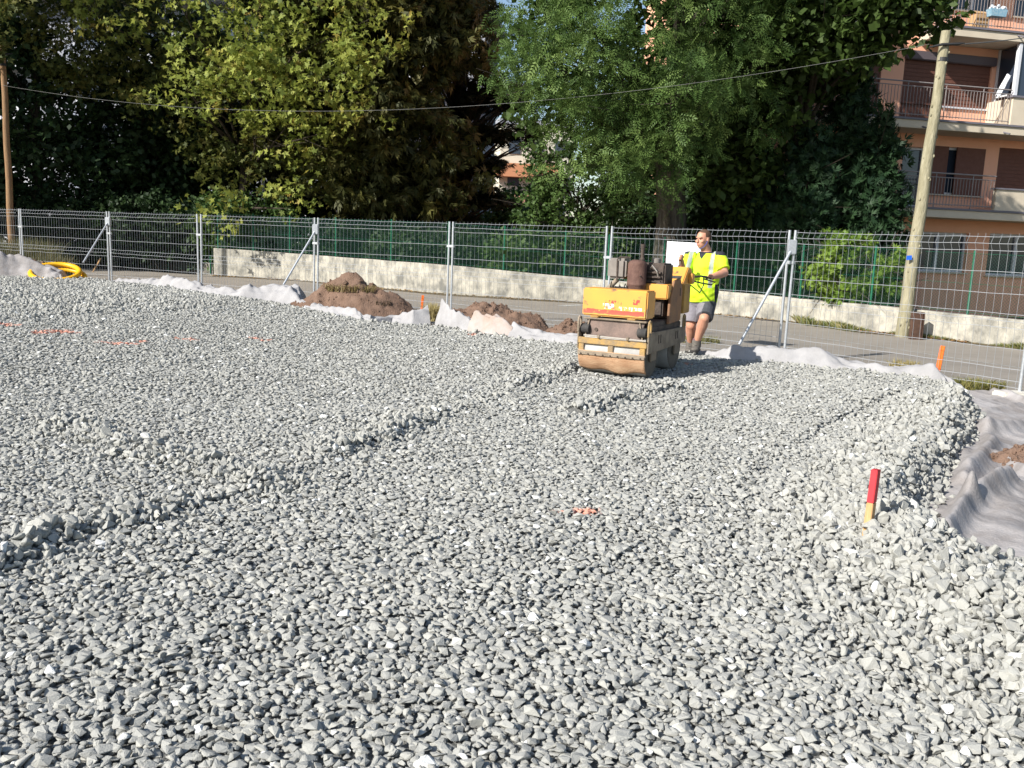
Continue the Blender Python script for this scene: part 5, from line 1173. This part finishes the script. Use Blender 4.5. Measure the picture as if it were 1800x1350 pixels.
# rear hood, belt guard and steering column
bx('rear_hood', .12, .415, -.05, .42, .95, 1.13, m_yel2, bevel=.014)
R_('belt_guard', MB().prism([(.02, .60), (.50, .62), (.52, 1.00), (.40, 1.15), (.16, 1.12), (.04, .92)], 'x', .40, .43), mat('worn_guard_paint', (.17, .10, .065), (.34, .17, .07), .7, 5, .2, 60, contrast=.25), bevel=.005)
R_('guard_slot', MB().box((.432, .42, .98), (.004, .03, .10)), m_rustd)
bx('control_column', .18, .44, .56, .84, .70, 1.07, m_rusty_y, bevel=.01)
p0, p1 = RL(aty(1196, 512, 12.1)), RL(aty(1212, 474, 12.45))
print('console', p0, p1, 'col')
R_('console_arm', MB().prism([(.60, .97), (.80, .93), (1.12, 1.14), (1.08, 1.26), (.92, 1.28)], 'x', .12, .37), m_yel2, bevel=.012)
R_('console_plate', MB().box((.245, .78, 1.145), (.16, .05, .004), R=Matrix.Rotation(RAD(47), 3, 'X')), m_rub)
bx('console_bracket', .372, .42, .95, 1.07, 1.06, 1.20, m_yel2, bevel=.008)

for o_ in list(rol.children):
    if o_.name.split('.')[0] in ('front_panel', 'panel_rim', 'panel_bolt', 'rubber_buffer', 'panel_bracket', 'spray_rod', 'rod_clip', 'front_tank', 'tank_foot', 'air_cleaner', 'muffler', 'engine_block', 'crankcase', 'air_duct', 'fuel_hose', 'starter_cover', 'rear_hood', 'deck'): o_.location.z -= .05
# ------------------------------------------------------------------ the worker
YM = 12.95
def J(px, py, Y): return aty(px, py, Y)
foot = J(1222, 616, 12.75)
man = empty('person', Vector((J(1226, 600, YM).x, YM, .14)), 'man in hi-vis yellow shirt and grey shorts steering the roller', 'person')
MO = man.location.copy(); MI = Matrix.Translation(-MO)
F_ = Vector((-.45, -.89, 0)).normalized(); Rt = Vector((.89, -.45, 0)).normalized()     # chest direction and image-right direction
skin = mat('sunlit_skin', (.56, .29, .19), (.48, .23, .15), .5, 9); hairm = mat('short_hair', (.07, .04, .025), (.12, .07, .045), .9, 60, .5, 120)
PEL, CH, NK, HD = J(1231, 522, YM), J(1238, 468, YM - .02), J(1241, 442, YM - .02), J(1236, 421, YM - .07)
SR, ER, HR = J(1213, 452, YM - .0), J(1200, 484, YM - .16), J(1197.5, 455, YM - .42)
SL, EL, HL = J(1266, 453, YM - .12), J(1274, 480, YM - .25), J(1246, 488, YM - .52)
HPR, KR, AR = J(1221, 532, YM + .04), J(1214.5, 572, YM - .02), J(1213.5, 604, YM + .16)
HPL, KL, AL = J(1243, 532, YM - .04), J(1238, 560, YM - .30), J(1224.5, 602, YM - .14)
def ring_loft(mb, C, rr, n=24, cap=True, Rv=Rt, Fv=F_):
    vs = []
    for c, (a, b) in zip(C, rr):
        for j in range(n):
            th = 2 * math.pi * j / n; vs.append(c + Rv * a * math.cos(th) + Fv * b * math.sin(th))
    k = len(C); fs = [(i * n + j, i * n + (j + 1) % n, (i + 1) * n + (j + 1) % n, (i + 1) * n + j) for i in range(k - 1) for j in range(n)]
    fs += [tuple(range(n))[::-1], tuple(range((k - 1) * n, k * n))]
    mb.add(vs, fs)
def sp_(t, a=PEL, b=NK):  # a point along the spine
    q = a.lerp(b, t); return q + F_ * .03 * math.sin(math.pi * t)
b_ = MB()
ring_loft(b_, [sp_(-.12), sp_(0), sp_(.22), sp_(.45), sp_(.70), sp_(.88), sp_(1.0)], [(.16, .12), (.19, .14), (.20, .16), (.19, .145), (.20, .13), (.16, .11), (.075, .075)])
b_.tube([NK - Vector((0, 0, .05)), NK + Vector((0, 0, .02)), HD - Vector((0, 0, .05))], [.080, .074, .070], 14)
# head turned to the left of the picture
HF = Vector((-.80, -.60, -.06)).normalized(); HRt = HF.cross(Vector((0, 0, 1))).normalized() * -1; HU = HRt.cross(HF) * -1
HU = Vector((0, 0, 1)) if HU.z < 0 else HU
HM = Matrix((HRt, HF, HU)).transposed()
HS = 1.14
def hp(x, y, z): return HD + HM @ Vector((x, y, z)) * HS
b_.ell(hp(0, -.012, .030), tuple(HS * q_ for q_ in (.076, .098, .092)), HM, 20, 14); b_.ell(hp(0, .022, -.035), tuple(HS * q_ for q_ in (.062, .072, .085)), HM, 18, 12); b_.ell(hp(0, .052, -.078), tuple(HS * q_ for q_ in (.036, .034, .030)), HM)
b_.ell(hp(0, .098, -.012), tuple(HS * q_ for q_ in (.013, .018, .024)), HM); b_.ell(hp(0, .108, -.024), tuple(HS * q_ for q_ in (.017, .015, .012)), HM); b_.ell(hp(0, .080, .028), tuple(HS * q_ for q_ in (.052, .018, .012)), HM)
b_.ell(hp(0, .086, -.056), tuple(HS * q_ for q_ in (.024, .014, .008)), HM); b_.ell(hp(0, .084, -.068), tuple(HS * q_ for q_ in (.020, .013, .007)), HM)
for sx in (-1, 1):
    b_.ell(hp(sx * .076, -.008, -.002), tuple(HS * q_ for q_ in (.010, .019, .032)), HM); b_.ell(hp(sx * .042, .062, -.02), tuple(HS * q_ for q_ in (.024, .025, .022)), HM)
def limb(pts, rad): b_.tube(pts, rad, 14)
def mid(a, b, t, o=Vector((0, 0, 0))): return a.lerp(b, t) + o
for s_, e_, h_ in ((SR, ER, HR), (SL, EL, HL)):
    limb([s_ + (s_ - e_) * .1, mid(s_, e_, .35), mid(s_, e_, .75), e_], [.070, .068, .058, .053]); b_.ell(e_, (.054, .054, .054))
    limb([e_, mid(e_, h_, .3), mid(e_, h_, .7), mid(e_, h_, .92)], [.053, .057, .043, .034])
for h_, k_, a_ in ((HPR, KR, AR), (HPL, KL, AL)):
    limb([h_ + Vector((0, 0, .08)), mid(h_, k_, .4), mid(h_, k_, .85), k_], [.11, .10, .077, .072]); b_.ell(k_, (.072, .072, .074))
    cf = (k_ - a_).normalized().cross(Rt).normalized(); cf = cf if cf.dot(F_) < 0 else -cf
    limb([k_, mid(k_, a_, .30, cf * .012), mid(k_, a_, .6, cf * .006), mid(k_, a_, .92), a_ - Vector((0, 0, .05))], [.070, .080, .064, .047, .046])
# hands: palm, four curled fingers of unequal length and a thumb, closed round what they hold
def hand(c, axis, palm_dir, out, knuck):
    """axis: direction of the bar held; palm_dir: from wrist to knuckles; out: side of the back of the hand"""
    axis = axis.normalized(); out = out.normalized(); pd = palm_dir.normalized()
    M3 = Matrix((axis, pd, out)).transposed()
    b_.ell(c + out * .026 - pd * .012, (.042, .040, .020), M3, 12, 8)
    for i, ln_ in enumerate((.92, 1.05, 1.0, .82)):
        o = axis * (.033 - .022 * i) * knuck
        p_ = [c + o + out * .030 + pd * .018, c + o + out * .022 + pd * .040 * ln_, c + o - out * .004 + pd * .046 * ln_, c + o - out * .026 + pd * .030 * ln_, c + o - out * .028 + pd * .008]
        b_.tube(p_, [.0105, .0105, .010, .0095, .008], 8)
    t0 = c + axis * .040 * knuck + out * .018 - pd * .022
    b_.tube([t0, t0 + axis * .012 * knuck + pd * .014 - out * .012, c + axis * .036 * knuck - out * .030 + pd * .006, c + axis * .020 * knuck - out * .036 + pd * .022], [.014, .0125, .011, .009], 8)
wR, wL = HR, HL
lever_d = (J(1190, 480, YM - .50) - HR).normalized()
hand(HR, -lever_d, Vector((-.15, -.75, .55)), Vector((-.75, -.35, .25)), 1)
grip_d = Vector((-.80, -.50, .12)).normalized()
hand(HL, grip_d, Vector((-.35, -.5, .35)).normalized().cross(grip_d).cross(grip_d) * -1, Vector((.1, -.55, .8)), 1)
body = b_.build('body', skin, man, True, remesh=.0065, sm_iter=2)
# hair: short cropped cap
h_ = MB(); h_.ell(hp(0, -.018, .036), tuple(HS * q_ for q_ in (.080, .098, .092)), HM, 24, 16)
ho = h_.build('hair', hairm, man, True)
bm = bmesh.new(); bm.from_mesh(ho.data); HDl = HD - MO
def hl(v): return HM.transposed() @ (v - HDl) / HS
bmesh.ops.delete(bm, geom=[v for v in bm.verts if (hl(v.co).y > .035 and hl(v.co).z < .078) or hl(v.co).z < -.045 or (hl(v.co).y > -.02 and hl(v.co).z < .02 and abs(hl(v.co).x) > .03)], context='VERTS')
for f in bm.faces: f.smooth = True
bm.to_mesh(ho.data); bm.free()
m_eye = mat('eye_dark', (.03, .02, .015), None, .3); m_lip = mat('lip', (.42, .16, .13), None, .5)
for sx in (-1, 1):
    MB().ell(hp(sx * .030, .083, .008), (.011, .007, .006), HM, 10, 6).build('eye', m_eye, man, True, True); MB().ell(hp(sx * .031, .088, .027), (.020, .006, .0045), HM, 10, 6).build('eyebrow', hairm, man, True, True)
MB().ell(hp(0, .096, -.060), (.021, .006, .0035), HM, 10, 6).build('mouth', m_lip, man, True, True)
# ear plug band under the chin
pts = [hp(.076, .004, -.012), hp(.080, .030, -.05), hp(.066, .066, -.092), hp(.035, .094, -.112), hp(0, .104, -.118), hp(-.035, .094, -.112), hp(-.066, .066, -.092), hp(-.080, .030, -.05), hp(-.076, .004, -.012)]
MB().tube(pts, .0035, 6).build('ear_plug_band', mat('blue_plastic', (.06, .10, .45), None, .4), man, True, True)
# shirt
m_hv = mat('hi_vis_yellow', (.62, .90, .03), (.56, .82, .025), .75, 12, .3, 25); m_navy = mat('navy_cloth', (.018, .020, .030), (.035, .035, .045), .85, 14); m_refl = mat('reflective_grey', (.33, .38, .31), (.40, .45, .37), .5, 20)
s2 = MB()
ring_loft(s2, [sp_(-.12) , sp_(.0), sp_(.15), sp_(.32), sp_(.50), sp_(.68), sp_(.82), sp_(.92), sp_(.985)], [(.262, .20), (.262, .21), (.258, .21), (.245, .195), (.245, .18), (.248, .165), (.225, .14), (.160, .11), (.092, .09)], 28)
for a_, e_, k in ((SR, ER, 1), (SL, EL, 1)):
    s2.tube([a_.lerp(sp_(.84), .35), a_, a_.lerp(e_, .40), a_.lerp(e_, .78)], [.092, .096, .094, .097], 16)
sh = s2.build('shirt', [m_hv, m_navy, m_refl], man, True, remesh=.009, sm_iter=4)
me = sh.data; co = np.zeros(len(me.vertices) * 3, np.float32); me.vertices.foreach_get('co', co); co = co.reshape(-1, 3)
# hang and crease: loose cloth
cx_ = co - np.array(sp_(.4) - MO); uu = cx_ @ np.array(Rt); ff = cx_ @ np.array(F_); zz = co[:, 2]
zt_, zb_ = (NK - MO).z, (PEL - MO).z; tz = (zz - zb_) / (zt_ - zb_)
wr = .010 * vn(uu * 9 + zz * 5, zz * 11 - uu * 4, 3) + .007 * vn(uu * 20, zz * 20 + ff * 9, 5) + .012 * vn(uu * 13, zz * 3, 8) * np.clip(.6 - tz, 0, 1) * 2
nrm = np.zeros(len(me.vertices) * 3, np.float32); me.vertices.foreach_get('normal', nrm); co += nrm.reshape(-1, 3) * wr[:, None] * 1.8
me.vertices.foreach_set('co', co.ravel()); me.update()
mi = []
armd = [(np.array(a_ - MO), np.array(e_ - MO)) for a_, e_ in ((SR, ER), (SL, EL))]
for p in me.polygons:
    c = np.array(p.center); u = (c - np.array(sp_(.4) - MO)) @ np.array(Rt); f = (c - np.array(sp_(.4) - MO)) @ np.array(F_); t = (c[2] - zb_) / (zt_ - zb_); k = 0
    sw = (.160 - .01 * t)
    if t > .22 and abs(abs(u) - sw) < .026: k = 2
    if t > .93 and abs(u) > .185: k = 1
    if t > .90 and abs(u) > .12 and f < -.03 and k != 2: k = 1
    if f > 0 and t > .80 and abs(u) < (t - .82) * .36: k = 1
    if t > .965 and k != 2: k = 1
    if f > -.02 and t < .30 and u > .215: k = 1
    if f < -.06 and t < .25: k = 1
    mi.append(k)
me.polygons.foreach_set('material_index', mi)
# shorts
m_sh, m_shd = mat('grey_work_cloth', (.17, .16, .18), (.22, .205, .225), .9, 10, .4, 30), mat('dark_grey_cloth', (.05, .052, .06), (.075, .078, .09), .9, 10)
s3 = MB(); ring_loft(s3, [sp_(-.20), sp_(-.10), sp_(.04)], [(.225, .16), (.23, .175), (.215, .165)])
for h_, k_, g in ((HPR, KR, .86), (HPL, KL, .93)):
    s3.tube([h_ + Vector((0, 0, .07)), h_, mid(h_, k_, .45), mid(h_, k_, g)], [.125, .136, .128, .124], 18)
so_ = s3.build('shorts', [m_sh, m_shd], man, True, remesh=.009, sm_iter=3)
me = so_.data; me.polygons.foreach_set('material_index', [1 if ((Vector(p.center) + MO - PEL).dot(Rt) > .12 or ((Vector(p.center) + MO).z > KL.z + .22 and (Vector(p.center) + MO - PEL).dot(Rt) > .03)) else 0 for p in me.polygons])
# boots and socks
m_boot = mat('dusty_boot_leather', (.085, .075, .065), (.16, .145, .125), .9, 14); m_sole = mat('boot_sole', (.04, .038, .035), None, .9); m_sock = mat('maroon_sock', (.16, .09, .10), None, .95)
for a_, dr, lift in ((AR, Vector((-.30, -.95, 0)), .02), (AL, Vector((-.35, -.93, 0)), .0)):
    dr = dr.normalized(); sd = Vector((-dr.y, dr.x, 0)); M3 = Matrix((sd, dr, Vector((0, 0, 1)))).transposed()
    gz = a_.z - .115
    s4 = MB(); s4.tube([a_ + Vector((0, 0, .035)), a_ - Vector((0, 0, .04)), a_ - Vector((0, 0, .075))], [.066, .067, .064], 14)
    s4.ell(a_ - Vector((0, 0, .078)) - dr * .02, (.052, .070, .045), M3); s4.ell(a_ - Vector((0, 0, .085)) + dr * .06, (.055, .095, .042), M3); s4.ell(a_ - Vector((0, 0, .088)) + dr * .13, (.060, .075, .036), M3)
    bo = s4.build('boot', m_boot, man, True, remesh=.007, sm_iter=2)
    out = [(-.040, -.085), (.040, -.085), (.044, 0), (.040, .07), (.052, .13), (.045, .18), (.022, .205), (-.022, .205), (-.045, .18), (-.052, .13), (-.040, .07), (-.044, 0)]
    s5 = MB(); s5.prism([(x * 1.25, y * 1.12) for x, y in out], 'z', -.012, .016, Matrix.Translation(a_ - Vector((0, 0, .112))) @ M3.to_4x4()); s5.build('sole', m_sole, bo, True, bevel=.004)
    s6 = MB()
    for k in range(4): q = a_ - Vector((0, 0, .02 + .016 * k)) + dr * (.052 + .014 * k); s6.tube([q - sd * .018, q + dr * .006, q + sd * .018], .0035, 5)
    s6.build('laces', m_sole, bo, True)
    MB().tube([a_ + Vector((0, 0, .06)), a_ + Vector((0, 0, .02))], [.056, .060], 14).build('sock', m_sock, man, True, True)
# bars the hands hold: parts of the roller
def RT(name, pts, r, m, n=8): MB().tube([RL(p) for p in pts], r, n).build(name, m, rol, smooth=True)
con = RO + rx_ * .30 + ry_ * 1.04 + Vector((0, 0, 1.26))
RT('control_lever', [HR - lever_d * .055, HR, HR + lever_d * .10, RO + rx_ * .16 + ry_ * 1.0 + Vector((0, 0, 1.20))], .013, m_rust)
ga, gb = HL - grip_d * .085, HL + grip_d * .10
RT('grip', [ga, gb], .017, m_rub, 10)
RT('handle_bar', [gb, gb + grip_d * .05, RO + rx_ * .40 + ry_ * 1.02 + Vector((0, 0, 1.15))], .014, m_rustd)
RT('handle_bar', [gb + Vector((0, 0, -.03)), ga + Vector((.03, 0, -.05)), ga + Vector((-.02, .0, -.09)), gb + Vector((-.02, -.03, -.09)), RO + rx_ * .41 + ry_ * 1.0 + Vector((0, 0, 1.10))], .011, m_rustd)
RT('control_cable', [gb, gb + Vector((0, -.03, -.12)), gb + Vector((-.05, -.06, -.22)), RO + rx_ * .40 + ry_ * .95 + Vector((0, 0, 1.05))], .008, m_rub)
